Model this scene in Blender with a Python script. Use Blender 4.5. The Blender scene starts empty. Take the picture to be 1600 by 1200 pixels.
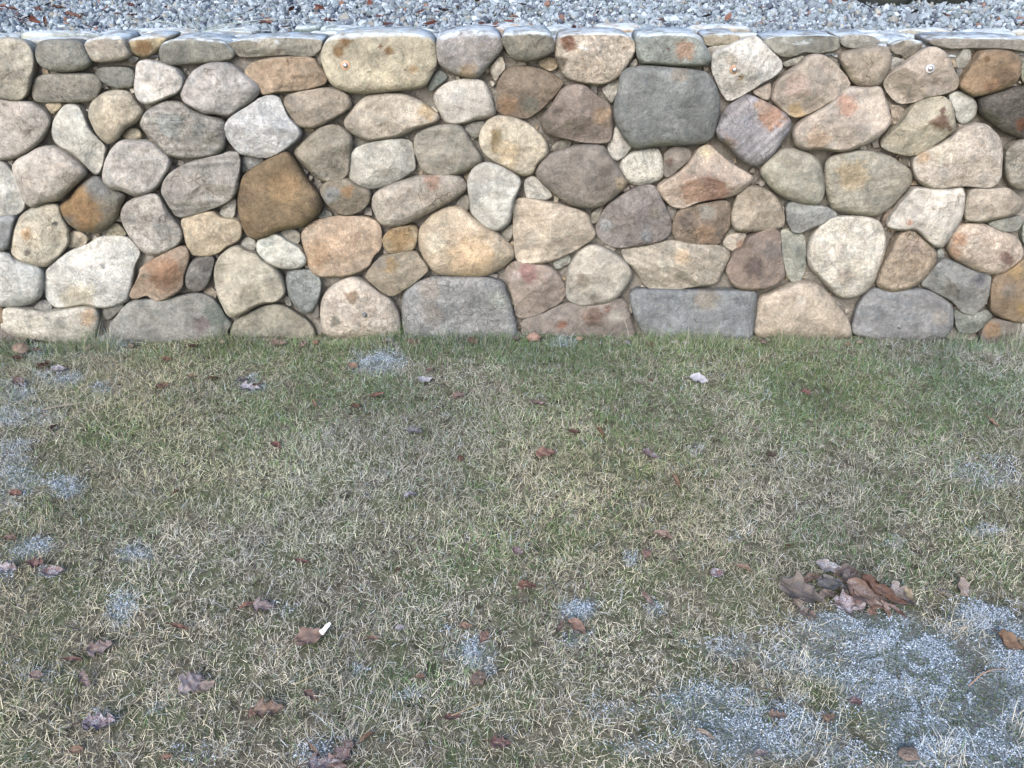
import bpy, math, random
import numpy as np
from mathutils import Vector, Matrix, noise as mn
R = math.radians
random.seed(11)
rng = np.random.default_rng(5)
scn = bpy.context.scene
C = scn.collection

# ------------------------------------------------------------------ camera, sky, sun, exposure
FPX, PITCH, DIST, CAMH = 1256.0, R(30.0), 2.94, 1.47       # focal length in photo pixels (1600 wide)
cam_d = bpy.data.cameras.new('camera')
cam = bpy.data.objects.new('camera', cam_d); C.objects.link(cam)
cam.location = (0, -DIST, CAMH); cam.rotation_euler = (R(90) - PITCH, 0, 0)
cam_d.sensor_width = 36; cam_d.lens = 36 * FPX / 1600
cam_d.clip_start = 0.02; cam_d.clip_end = 400
scn.camera = cam
w = bpy.data.worlds.new('World'); scn.world = w; w.use_nodes = True
wn = w.node_tree.nodes; bg = wn['Background']
sky = wn.new('ShaderNodeTexSky'); sky.sky_type = 'NISHITA'; sky.sun_disc = False
SUN_EL, SUN_AZ = R(36), R(200)                              # sun high, behind and a little left of the camera
sky.sun_elevation = SUN_EL; sky.sun_rotation = SUN_AZ
sky.air_density = 1.0; sky.dust_density = 3.0; sky.ozone_density = 1.0
w.node_tree.links.new(sky.outputs[0], bg.inputs[0]); bg.inputs[1].default_value = 0.13
sd = bpy.data.lights.new('sun', 'SUN'); sd.energy = 1.15; sd.angle = R(26); sd.color = (1, .975, .935)
sun = bpy.data.objects.new('sun', sd); C.objects.link(sun)
sdir = Vector((math.sin(SUN_AZ) * math.cos(SUN_EL), math.cos(SUN_AZ) * math.cos(SUN_EL), math.sin(SUN_EL)))
sun.rotation_euler = sdir.to_track_quat('Z', 'Y').to_euler()
scn.view_settings.view_transform = 'Standard'; scn.view_settings.look = 'None'
scn.view_settings.gamma = 1; scn.view_settings.use_curve_mapping = False
scn.view_settings.exposure = 1.22

# ------------------------------------------------------------------ helpers
cP, sP = math.cos(PITCH), math.sin(PITCH)
def ray(u, v):
    a = (u - 800) / FPX; b = -(v - 600) / FPX
    return Vector((a, cP + b * sP, -sP + b * cP))
def to_y(u, v, y):                                          # where a line of sight meets an upright plane
    d = ray(u, v); return Vector((0, -DIST, CAMH)) + d * ((y + DIST) / d.y)
def to_z(u, v, z):                                          # where it meets a level plane
    d = ray(u, v); return Vector((0, -DIST, CAMH)) + d * ((z - CAMH) / d.z)
def proj(x, y, z):
    Y = y + DIST; Z = z - CAMH
    dep = Y * cP - Z * sP; up = Y * sP + Z * cP
    return 800 + FPX * x / dep, 600 - FPX * up / dep, dep
def lin(c, k=1.0):
    return tuple(k * (((x / 255) / 12.92) if x < 10 else (((x / 255) + .055) / 1.055) ** 2.4) for x in c)
def soft(c, k=.36):                                         # stone colours are muted
    k = min(.62, k + max(0, (max(c) - min(c)) - 55) * .004)    # the strongest colours are toned down most
    g = sum(c) / 3; e = 1.02 + .03 * min(1, max(0, (g - 125) / 60)); return tuple(min(246, (a * (1 - k) + g * k) * e) for a in c)
def tag(o, label=None, cat=None, group=None, kind=None):
    if label: o['label'] = label
    if cat: o['category'] = cat
    if group: o['group'] = group
    if kind: o['kind'] = kind
    return o
def mesh_np(name, V, F, mat=None, cols=None, smooth=False, attrs=None):
    """V (n,3); F list of int arrays (m,k), one array per face size"""
    me = bpy.data.meshes.new(name)
    V = np.asarray(V, dtype=np.float32)
    me.vertices.add(len(V)); me.vertices.foreach_set('co', V.ravel())
    F = [np.asarray(f, dtype=np.int32) for f in F if len(f)]
    nl = sum(f.size for f in F); npoly = sum(len(f) for f in F)
    me.loops.add(nl); me.loops.foreach_set('vertex_index', np.concatenate([f.ravel() for f in F]))
    me.polygons.add(npoly)
    tot = np.concatenate([np.full(len(f), f.shape[1], dtype=np.int32) for f in F])
    st = np.concatenate([[0], np.cumsum(tot)[:-1]]).astype(np.int32)
    me.polygons.foreach_set('loop_start', st)
    me.polygons.foreach_set('use_smooth', np.full(npoly, smooth, dtype=bool))
    me.update(calc_edges=True); me.validate()
    if cols is not None:
        a = me.color_attributes.new('Col', 'FLOAT_COLOR', 'POINT')
        c = np.ones((len(V), 4), dtype=np.float32); c[:, :3] = cols
        a.data.foreach_set('color', c.ravel())
    for k, val in (attrs or {}).items():
        a = me.attributes.new(k, 'FLOAT', 'POINT')
        a.data.foreach_set('value', np.broadcast_to(np.asarray(val, dtype=np.float32), (len(V),)).copy())
    if mat: me.materials.append(mat)
    return me
def link(name, me, parent=None, loc=None):
    o = bpy.data.objects.new(name, me); C.objects.link(o)
    if loc is not None: o.location = loc
    if parent: o.parent = parent
    return o
_tabs = {}
def vn(x, y, s, seed=0):                                    # smooth value noise 0..1, numpy
    if seed not in _tabs: _tabs[seed] = np.random.default_rng(1000 + seed).random((64, 64))
    T = _tabs[seed]; x = np.asarray(x) * s + 31.7; y = np.asarray(y) * s + 17.3
    xi = np.floor(x).astype(int); yi = np.floor(y).astype(int); fx = x - xi; fy = y - yi
    fx = fx * fx * (3 - 2 * fx); fy = fy * fy * (3 - 2 * fy)
    g = lambda i, j: T[(xi + i) % 64, (yi + j) % 64]
    return (g(0, 0) * (1 - fx) + g(1, 0) * fx) * (1 - fy) + (g(0, 1) * (1 - fx) + g(1, 1) * fx) * fy
def fbm(x, y, s, seed=0, o=4):
    t = 0; a = .5; n = 0
    for i in range(o): t = t + a * vn(x, y, s * 2 ** i, seed + i); n += a; a *= .5
    return t / n
def grid_faces(nx, ny):
    i, j = np.meshgrid(np.arange(nx - 1), np.arange(ny - 1), indexing='ij'); a = (i * ny + j).ravel()
    return np.stack([a, a + ny, a + ny + 1, a + 1], 1)

class NT:                                                   # small node-tree writer
    def __init__(s, name, rough=.85, spec=.25):
        s.m = bpy.data.materials.new(name); s.m.use_nodes = True; s.t = s.m.node_tree
        s.b = s.t.nodes['Principled BSDF']; s.b.inputs['Roughness'].default_value = rough
        s.b.inputs['Specular IOR Level'].default_value = spec
    def n(s, k, **kw):
        x = s.t.nodes.new('ShaderNode' + k)
        for a, v in kw.items(): setattr(x, a, v)
        return x
    def put(s, v, sock):
        if hasattr(v, 'is_output'): s.t.links.new(v, sock)
        elif v is not None: sock.default_value = v
    def attr(s, name, out='Color'): return s.n('Attribute', attribute_name=name).outputs[out]
    def noise(s, vec, scale, detail=4, rough=.6, dist=0):
        x = s.n('TexNoise'); s.put(vec, x.inputs['Vector']); x.inputs['Scale'].default_value = scale
        x.inputs['Detail'].default_value = detail; x.inputs['Roughness'].default_value = rough
        x.inputs['Distortion'].default_value = dist; return x.outputs[0]
    def math(s, op, a, b=0.0, clamp=False):
        x = s.n('Math', operation=op, use_clamp=clamp); s.put(a, x.inputs[0]); s.put(b, x.inputs[1]); return x.outputs[0]
    def ramp(s, v, a, b, c=0., d=1.):
        x = s.n('MapRange', clamp=True); s.put(v, x.inputs[0])
        for i, q in enumerate((a, b, c, d)): s.put(q, x.inputs[1 + i])
        return x.outputs[0]
    def mix(s, f, a, b, mode='MIX'):
        x = s.n('Mix', data_type='RGBA', blend_type=mode); s.put(f, x.inputs[0])
        fix = lambda c: (tuple(c) + (1,)) if isinstance(c, tuple) and len(c) == 3 else c
        s.put(fix(a), x.inputs[6]); s.put(fix(b), x.inputs[7]); return x.outputs[2]
    def grey(s, v):
        x = s.n('CombineColor'); [s.put(v, x.inputs[i]) for i in range(3)]; return x.outputs[0]
    def bump(s, h, strength=.5, dist=.01, prev=None):
        x = s.n('Bump'); s.put(h, x.inputs['Height']); x.inputs['Strength'].default_value = strength
        x.inputs['Distance'].default_value = dist
        if prev is not None: s.put(prev, x.inputs['Normal'])
        return x.outputs[0]

def shifted(M):
    tc = M.n('TexCoord').outputs['Object']; oi = M.n('ObjectInfo').outputs['Random']
    cx = M.n('CombineXYZ'); [M.put(M.math('MULTIPLY', oi, k), cx.inputs[i]) for i, k in enumerate((37., 71., 19.))]
    a = M.n('VectorMath', operation='ADD'); M.put(tc, a.inputs[0]); M.put(cx.outputs[0], a.inputs[1]); return a.outputs[0]
def stone_mat():
    M = NT('fieldstone', .82, .3); v = shifted(M)
    col = M.attr('Col'); sp = M.attr('speck', 'Fac'); bd = M.attr('band', 'Fac'); bc = M.attr('bandc', 'Fac'); fr = M.attr('frost', 'Fac')
    n1 = M.noise(v, 11, 5, .62, .4); n2 = M.noise(v, 55, 5, .7, .3); n3 = M.noise(v, 210, 3, .7); n4 = M.noise(v, 150, 2, .5)
    col = M.mix(1., col, M.grey(M.ramp(n1, .34, .66, .70, 1.22)), 'MULTIPLY')
    col = M.mix(1., col, M.grey(M.ramp(n2, .32, .68, .74, 1.22)), 'MULTIPLY')
    col = M.mix(1., col, M.grey(M.ramp(n3, .3, .7, .80, 1.20)), 'MULTIPLY')
    rnd = M.n('ObjectInfo').outputs['Random']; nw = M.noise(v, 26, 4, .75, 2.6)   # wormy veining, strong on some stones only
    col = M.mix(M.ramp(rnd, .45, 1., .05, .8), col, M.mix(1., col, M.grey(M.ramp(nw, .38, .62, .62, 1.3)), 'MULTIPLY'))
    # warm and cool clouding
    n5 = M.noise(v, 7, 3, .6); col = M.mix(M.ramp(n5, .45, .75, 0., .35), col, M.mix(1., col, (1.07, .97, .88), 'MULTIPLY'))
    n6 = M.noise(v, 19, 4, .7, .6); col = M.mix(M.ramp(n6, .50, .64, 0., .75), col, M.mix(1., col, (.74, .80, .84), 'MULTIPLY')); n7 = M.noise(v, 14, 4, .6, 1.2); col = M.mix(M.ramp(n7, .55, .66, 0., .6), col, M.mix(1., col, (1.22, 1.24, 1.26), 'MULTIPLY'))
    # mineral grains
    col = M.mix(M.math('MULTIPLY', M.ramp(n3, .56, .66), M.math('MULTIPLY', sp, .7)), col, (.10, .095, .095))
    col = M.mix(M.math('MULTIPLY', M.ramp(n4, .56, .66), M.math('MULTIPLY', sp, .7)), col, M.mix(1., col, (1.5, 1.48, 1.45), 'MULTIPLY'))
    n8 = M.noise(v, 120, 2, .5); col = M.mix(M.math('MULTIPLY', M.ramp(n8, .60, .68), M.math('MULTIPLY', sp, .4)), col, M.mix(1., col, (1.12, .84, .62), 'MULTIPLY'))
    # bedding bands
    ph = M.math('ADD', M.math('MULTIPLY', bc, 1.), M.math('MULTIPLY', M.noise(v, 9, 3), .016))
    cv = M.n('CombineXYZ'); M.put(ph, cv.inputs[0]); bn = M.noise(cv.outputs[0], 42, 3, .55)
    col = M.mix(M.math('MULTIPLY', bd, .95), col, M.mix(1., col, M.grey(M.ramp(bn, .36, .64, .68, 1.26)), 'MULTIPLY'))
    vo = M.n('TexVoronoi', feature='DISTANCE_TO_EDGE'); vo.inputs['Scale'].default_value = 7.5
    dv = M.n('VectorMath', operation='ADD'); M.put(v, dv.inputs[0]); nd = M.n('TexNoise'); nd.inputs['Scale'].default_value = 16; M.put(v, nd.inputs['Vector'])
    sc_ = M.n('VectorMath', operation='SCALE'); M.put(nd.outputs[1], sc_.inputs[0]); sc_.inputs['Scale'].default_value = .12; M.put(sc_.outputs[0], dv.inputs[1]); M.put(dv.outputs[0], vo.inputs['Vector'])
    crack = M.math('MULTIPLY', M.ramp(vo.outputs['Distance'], .016, .003), M.math('MULTIPLY', M.ramp(M.math('FRACT', M.math('MULTIPLY', rnd, 7.3)), .5, .75), M.ramp(n5, .48, .56)))
    col = M.mix(M.math('MULTIPLY', crack, .6), col, M.mix(1., col, (.42, .38, .34), 'MULTIPLY'))
    # fine pale and dark weathering specks on every stone
    n9 = M.noise(v, 420, 2, .6); col = M.mix(M.ramp(n9, .6, .75, 0., .5), col, M.mix(1., col, (1.45, 1.43, 1.4), 'MULTIPLY')); col = M.mix(M.ramp(n9, .4, .26, 0., .35), col, M.mix(1., col, (.5, .48, .46), 'MULTIPLY'))
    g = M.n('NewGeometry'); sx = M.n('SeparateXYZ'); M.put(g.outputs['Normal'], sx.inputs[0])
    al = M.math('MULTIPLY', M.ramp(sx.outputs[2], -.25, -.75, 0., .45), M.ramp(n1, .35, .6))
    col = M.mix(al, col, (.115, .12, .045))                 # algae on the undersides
    frc = M.math('MULTIPLY', M.ramp(sx.outputs[2], .4, .8), M.math('MULTIPLY', fr, M.ramp(n6, .36, .56)))
    col = M.mix(frc, col, (.54, .62, .69))
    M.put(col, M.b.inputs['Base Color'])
    b = M.bump(M.math('MULTIPLY', crack, -1.), .6, .004); b = M.bump(n2, .75, .011, b); b = M.bump(n3, .7, .003, b); b = M.bump(bn, .0, .002, b); b = M.bump(n6, .5, .010, b)
    M.put(b, M.b.inputs['Normal']); return M.m
def mortar_mat():
    M = NT('mortar', .95, .1); g = M.n('NewGeometry').outputs['Position']
    n1 = M.noise(g, 18, 5); n2 = M.noise(g, 160, 4, .7); n3 = M.noise(g, 60, 4)
    col = M.mix(n1, (.13, .125, .115), (.32, .305, .28)); col = M.mix(1., col, M.grey(M.ramp(n2, .3, .7, .7, 1.25)), 'MULTIPLY')
    col = M.mix(M.ramp(n2, .66, .72), col, (.36, .34, .31))
    M.put(col, M.b.inputs['Base Color']); M.put(M.bump(n2, .8, .004, M.bump(n3, .8, .012)), M.b.inputs['Normal']); return M.m
def attr_mat(name, rough=.8, spec=.2, vary=.25, scale=90, bumpd=0, transl=0):
    M = NT(name, rough, spec); g = M.n('NewGeometry').outputs['Position']; n = M.noise(g, scale, 3)
    M.put(M.mix(1., M.attr('Col'), M.grey(M.ramp(n, .3, .7, 1 - vary, 1 + vary)), 'MULTIPLY'), M.b.inputs['Base Color'])
    if bumpd: M.put(M.bump(n, .6, bumpd), M.b.inputs['Normal'])
    return M.m
STONE = stone_mat(); MORTAR = mortar_mat()
def ground_mat():
    M = NT('lawn_soil', .95, .1); g = M.n('NewGeometry').outputs['Position']
    n1 = M.noise(g, 30, 5, .7); n2 = M.noise(g, 220, 4, .7); n3 = M.noise(g, 6, 3)
    col = M.mix(M.ramp(n1, .35, .65), (.04, .04, .03), (.19, .18, .14)); col = M.mix(M.ramp(n3, .45, .6, 0., .6), col, (.09, .12, .06))
    f = M.attr('frost', 'Fac'); col = M.mix(M.math('MULTIPLY', M.ramp(f, .15, .9), M.ramp(n2, .38, .58)), M.mix(M.ramp(f, .2, .9), col, (.055, .07, .05)), (.30, .37, .44))
    M.put(col, M.b.inputs['Base Color']); M.put(M.bump(n2, .8, .006, M.bump(n1, .8, .015)), M.b.inputs['Normal']); return M.m

# ------------------------------------------------------------------ layout masks (measured on the lawn)
FROST = [(1580,1185,60,30,.9),(1470,1185,110,24,.8),(20,700,30,20,.4),(60,650,40,14,.4),(110,590,30,10,.4),(1000,1170,70,20,.35),(595,566,46,20,.9),(392,600,24,14,.8),(160,607,16,9,.8),(92,588,34,10,.6),(28,612,34,16,.6),(55,552,20,8,.5),(15,655,30,14,.5),
 (100,762,28,16,.8),(25,745,40,45,.5),(42,855,40,18,.75),(80,895,24,10,.7),(8,890,18,22,.6),(212,860,34,14,.7),(192,950,26,28,.7),(60,1050,60,20,.3),
 (905,952,34,16,.9),(900,1000,22,10,.6),(737,1018,32,24,.85),(565,1046,20,12,.7),(640,1090,18,10,.6),(760,1050,16,10,.5),(986,876,14,12,.8),(1022,952,16,14,.7),
 (960,1110,80,20,.3),(1110,1090,90,26,.7),(1190,1140,150,55,.75),(1420,1035,130,80,1.),(1540,965,80,36,.95),(1490,1120,130,75,1.),(1330,975,90,26,.8),
 (1250,1020,70,40,.5),(1590,1040,60,90,.9),(1540,830,28,10,.7),(1400,848,14,9,.5),(500,1180,45,22,.6),(160,1125,28,12,.6),(1150,1008,70,18,.5),(880,536,22,9,.6),
 (172,540,38,7,.6),(300,1180,60,20,.3),(1320,1180,60,30,.6),(450,955,25,10,.4),(248,1110,20,10,.4),(1085,705,14,9,.5),(1150,840,18,8,.4),(1545,740,60,24,.35),(700,985,18,8,.5)]
GREEN = [(800,548,700,26,.95),(560,640,230,60,.45),(1000,600,190,70,.75),(1270,600,160,80,.95),(470,560,160,36,.7),(165,685,70,45,.9),(1060,700,150,70,.55),(200,835,70,22,.9),
 (760,865,130,45,.9),(860,850,80,45,.6),(1280,840,130,60,.7),(1440,760,120,60,.55),(1500,620,120,70,.6),(750,770,60,14,.8),(1400,900,120,40,.8),(300,930,60,40,.3),(330,1180,90,40,.5),
 (640,1060,60,30,.6),(960,830,80,40,.5),(90,800,60,30,.5),(1100,880,80,40,.4),(1000,1100,60,30,.5),(460,720,60,20,.5),(1550,900,60,24,.6),(1240,1170,50,40,.5)]
def blobs(L, u, v, soft=.5, wob=1.0):
    m = np.zeros_like(u)
    nz = fbm(u / 100, v / 60, 3., 40, 4) - .5
    for (a, b, rx, ry, k) in L:
        d = np.sqrt(((u - a) / rx) ** 2 + ((v - b) / ry) ** 2) + nz * 1.1 * wob
        m = np.maximum(m, k * np.clip((1.25 - d) / soft, 0, 1))
    return m
def gz(x, y):                                               # height of the lawn
    x = np.asarray(x, dtype=float); y = np.asarray(y, dtype=float)
    b = np.clip(1 + y / 1.2, 0, 1)
    z = -.028 * np.clip(np.abs(x) / 2, 0, 1.2) ** 2 * b
    z = z + (fbm(x, y, 1.6, 20, 3) - .5) * .035 + (fbm(x, y, 7, 24, 2) - .5) * .014
    z = z + (fbm(x, y * 0, 5, 29, 2) - .5) * .03 * np.clip(1 + y / .12, 0, 1)
    # shallow bare hollow in front right of the leaf heap
    d = np.sqrt(((x - .95) / .55) ** 2 + ((y + 1.75) / .42) ** 2); z = z - .022 * np.clip(1.3 - d, 0, 1)
    return z
def px_ground(u, v, h=0.):
    p = to_z(u, v, 0.)
    for _ in range(3): p = to_z(u, v, float(gz(p.x, p.y)) + h)
    return p

# ------------------------------------------------------------------ the lawn soil and the gravel bed (setting)
def axis(lo, hi, step, far):
    inner = np.arange(lo, hi + step / 2, step); k = np.array([.3, 1, 3, 9, 25, far])
    return np.concatenate([(lo - k)[::-1], inner, hi + k])
gx = axis(-3.2, 3.2, .03, 70); gy = np.concatenate([[-70, -25, -9, -5, -3.4], np.arange(-2.6, .121, .03)])
X, Y = np.meshgrid(gx, gy, indexing='ij'); x = X.ravel(); y = Y.ravel()
z = gz(x, y); u, v, dep = proj(x, np.clip(y, -2.4, 1), z * 0)
fm = blobs(FROST, u, v, .8) * (y > -2.3)
me = mesh_np('lawn_soil', np.stack([x, y, z], 1), [grid_faces(len(gx), len(gy))], ground_mat(), smooth=True, attrs={'frost': fm})
tag(link('ground', me), 'brown lawn soil with frosty bare patches in front of the wall', kind='structure')
TOPZ = 1.105
def tz(x, y): return TOPZ - .02 + (fbm(x, y, 2.2, 60, 3) - .5) * .03 + .012 * np.clip(y - .4, 0, 3)
gx = axis(-3.6, 3.6, .06, 70); gy = np.concatenate([np.arange(.40, 3.0, .06), [3.6, 5, 8, 16, 40, 90]])
X, Y = np.meshgrid(gx, gy, indexing='ij'); x = X.ravel(); y = Y.ravel()
M = NT('gravel_bed', .95, .1); g = M.n('NewGeometry').outputs['Position']; n = M.noise(g, 60, 5, .7)
M.put(M.mix(M.ramp(n, .35, .65), (.06, .07, .09), (.16, .19, .23)), M.b.inputs['Base Color']); M.put(M.bump(n, 1, .02), M.b.inputs['Normal'])
tag(link('gravel_bed', mesh_np('gravel_bed', np.stack([x, y, tz(x, y)], 1), [grid_faces(len(gx), len(gy))], M.m, smooth=True)),
    'raised bed of grey soil behind the stone wall', kind='structure')

# ------------------------------------------------------------------ the stone wall
wall = bpy.data.objects.new('stone_wall', None); C.objects.link(wall); wall.location = (0, 0, 0)
tag(wall, 'retaining wall of mortared rounded fieldstones with frosty flat top behind the lawn', 'wall')

def chaikin(P, it, r):
    for _ in range(it):
        Q = np.roll(P, -1, 0); P = np.stack([P * (1 - r) + Q * r, P * r + Q * (1 - r)], 1).reshape(-1, 2)
    return P
def resample(P, n):
    Q = np.vstack([P, P[:1]]); s = np.concatenate([[0], np.cumsum(np.linalg.norm(np.diff(Q, axis=0), axis=1))])
    t = np.linspace(0, s[-1], n, endpoint=False)
    return np.stack([np.interp(t, s, Q[:, 0]), np.interp(t, s, Q[:, 1])], 1)
SC = 1385 / 300.
def build_stone(line, idx):
    head, pts, stains, label = (line.strip() + '||').split('|')[:4]  # stains also carry painted shade: the reddish-patched granite stone's dark left side
    h = head.split(); tile, kind = h[0], h[1]; col = tuple(int(c) for c in h[2].split(',')); sp, bd = .12 + .88 * float(h[3]), float(h[4]); top = len(h) > 5
    x0 = (0, 260, 520, 780, 1040, 1300)[int(tile[1])]; y0 = 30 if tile[0] == 'A' else 280
    P = np.array([[float(a) for a in q.split(',')] for q in pts.split()]) / SC + (x0, y0)
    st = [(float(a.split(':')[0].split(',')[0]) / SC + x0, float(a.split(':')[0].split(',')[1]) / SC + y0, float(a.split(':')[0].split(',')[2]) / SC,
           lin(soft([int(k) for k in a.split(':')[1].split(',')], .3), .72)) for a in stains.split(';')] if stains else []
    P = chaikin(P, 3, .25) if kind == 'r' else (chaikin(P, 1, .12) if kind == 'b' else chaikin(P, 2, .2))
    ext = (np.ptp(P[:, 0]) + np.ptp(P[:, 1])) / 2
    n = int(np.clip(ext * 1.0, 36, 108)); nr = int(np.clip(ext / 6, 8, 20))
    P = resample(P, n); c = (P.max(0) + P.min(0)) / 2 * .5 + P.mean(0) * .5
    rmin = min(np.ptp(P[:, 0]), np.ptp(P[:, 1])) / 2
    P = c + (P - c) * (1 + .6 / max(rmin, 8))
    ang = np.arange(n) / n * 2 * math.pi; rs = random.Random(idx * 7 + 3)
    off = Vector((rs.random() * 50, rs.random() * 50, rs.random() * 50))
    px = .00243; rm = rmin * px
    if kind == 'r': H, p, q = min(.070, .44 * rm), 4.0, 1.8
    elif kind == 'a': H, p, q = min(.070, .42 * rm), 5.0, 1.7
    elif kind == 'b': H, p, q = .042, 11.0, 1.8
    else: H, p, q = min(.055, .30 * rm), 6.0, 2.0
    small = rmin < 16
    y_off = .014 if small else rs.uniform(-.022, .010)
    facets = []
    if kind == 'a' or (kind == 'r' and rs.random() < .7):
        k0 = rs.uniform(0, 6.28); m = rs.randint(3, 5)
        for i in range(m):
            a = k0 + i * 6.283 / m + rs.uniform(-.4, .4); facets.append((math.cos(a), math.sin(a), rs.uniform(.80, 1.05), rs.uniform(.5, 1.05) * (1 if kind == 'a' else .65)))
    tiltx, tilty = rs.uniform(-.14, .14), rs.uniform(-.12, .12)
    W2, H2 = np.ptp(P[:, 0]) / 2, np.ptp(P[:, 1]) / 2
    V = []; UV = []; T = []
    ts = [1 - (1 - i / nr) ** 1.7 for i in range(1, nr + 1)]
    def vert(uu, vv, t):
        X_ = (uu - c[0]) / W2; Z_ = -(vv - c[1]) / H2
        d = H * max(0., 1 - t ** p) ** (1 / q)
        for (fx, fz, a, b) in facets:
            lim = H * (a - b * max(0, (X_ * fx + Z_ * fz))); d = min(d, max(lim, .15 * d)) if t < .999 else d
        e = 1 - t ** 8
        q3 = Vector((uu * px, vv * px, 0)) + off
        d += e * H * (tiltx * X_ + tilty * Z_) * 1.2
        d += e * (mn.noise(q3 * 9) * .16 * H + (mn.noise(q3 * 24) * .0045 + mn.noise(q3 * 60) * .0018) * (.45 if kind == 'f' else .9 if kind == 'b' else 1.2))
        return to_y(uu, vv, y_off - d)
    V.append(vert(c[0], c[1], 0)); UV.append(tuple(c)); 
    for t in ts:
        for k in range(n):
            wob = 1 + (mn.noise(Vector((math.cos(ang[k]) * 3, math.sin(ang[k]) * 3, off.x))) * .03 + mn.noise(Vector((math.cos(ang[k]) * 9, math.sin(ang[k]) * 9, off.y))) * (.035 if kind == 'a' else .014)) * min(1, 16 / rmin)
            uu, vv = c + (P[k] - c) * t * wob
            V.append(vert(uu, vv, t)); UV.append((uu, vv))
    rim = V[-n:]; cen = sum(rim, Vector()) / n
    for (dy, s) in (((.035, .985), (.14, .96), (.16, .6)) if top else ((.018, .985), (.06, .9), (.09, .6))):
        for k in range(n):
            q_ = cen + (rim[k] - cen) * s; q_.y = y_off + dy
            if top and rim[k].z > cen.z: q_.z = rim[k].z - (0.002 if dy < .15 else .03) + dy * .03
            V.append(q_); UV.append(UV[1 + (nr - 1) * n + k])
    nring = nr + 3
    b = 1 + (nring - 1) * n; V.append(Vector((cen.x, y_off + (.165 if top else .095), cen.z))); UV.append(tuple(c))
    tri = [[0, 1 + (k + 1) % n, 1 + k] for k in range(n)] + [[b + k, b + (k + 1) % n, b + n] for k in range(n)]
    quad = []
    for r_ in range(nring - 1):
        a = 1 + r_ * n
        for k in range(n): k2 = (k + 1) % n; quad.append([a + k, a + k2, a + n + k2, a + n + k])
    V = np.array([tuple(q_) for q_ in V]); UV = np.array(UV); org = np.array([cen.x, y_off, cen.z])
    base = np.array(lin(soft(col), .70)) * (.975, 1., 1.04); cols = np.tile(base, (len(V), 1))
    # broad natural tone change across the stone
    a = rs.uniform(0, 6.28); s = ((UV[:, 0] - c[0]) / W2 * math.cos(a) + (UV[:, 1] - c[1]) / H2 * math.sin(a)); cols *= (1 + .07 * s)[:, None]
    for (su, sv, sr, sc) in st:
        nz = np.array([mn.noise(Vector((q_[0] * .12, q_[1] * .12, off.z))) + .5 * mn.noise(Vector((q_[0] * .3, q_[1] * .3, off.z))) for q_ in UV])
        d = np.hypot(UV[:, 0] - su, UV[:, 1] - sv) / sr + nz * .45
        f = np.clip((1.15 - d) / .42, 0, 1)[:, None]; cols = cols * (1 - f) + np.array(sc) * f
    ba = rs.uniform(-.35, .35) + R(90)
    if 'slanting stripes' in label: ba = R(48)
    if 'slanting white veins' in label: ba = R(115)
    bandc = (UV[:, 0] * math.cos(ba) + UV[:, 1] * math.sin(ba)) * px
    if bd > .7 and kind == 'f': bandc = bandc * 1.3
    # orientation check so faces look outwards
    me = mesh_np('stone', V - org, [np.array(quad), np.array(tri)], STONE, cols, True, {'speck': sp, 'band': bd, 'bandc': bandc, 'frost': 1. if top else 0.})
    o = link('stone', me, wall, Vector(org))
    if label: o['label'] = label
    return o, P
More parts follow.
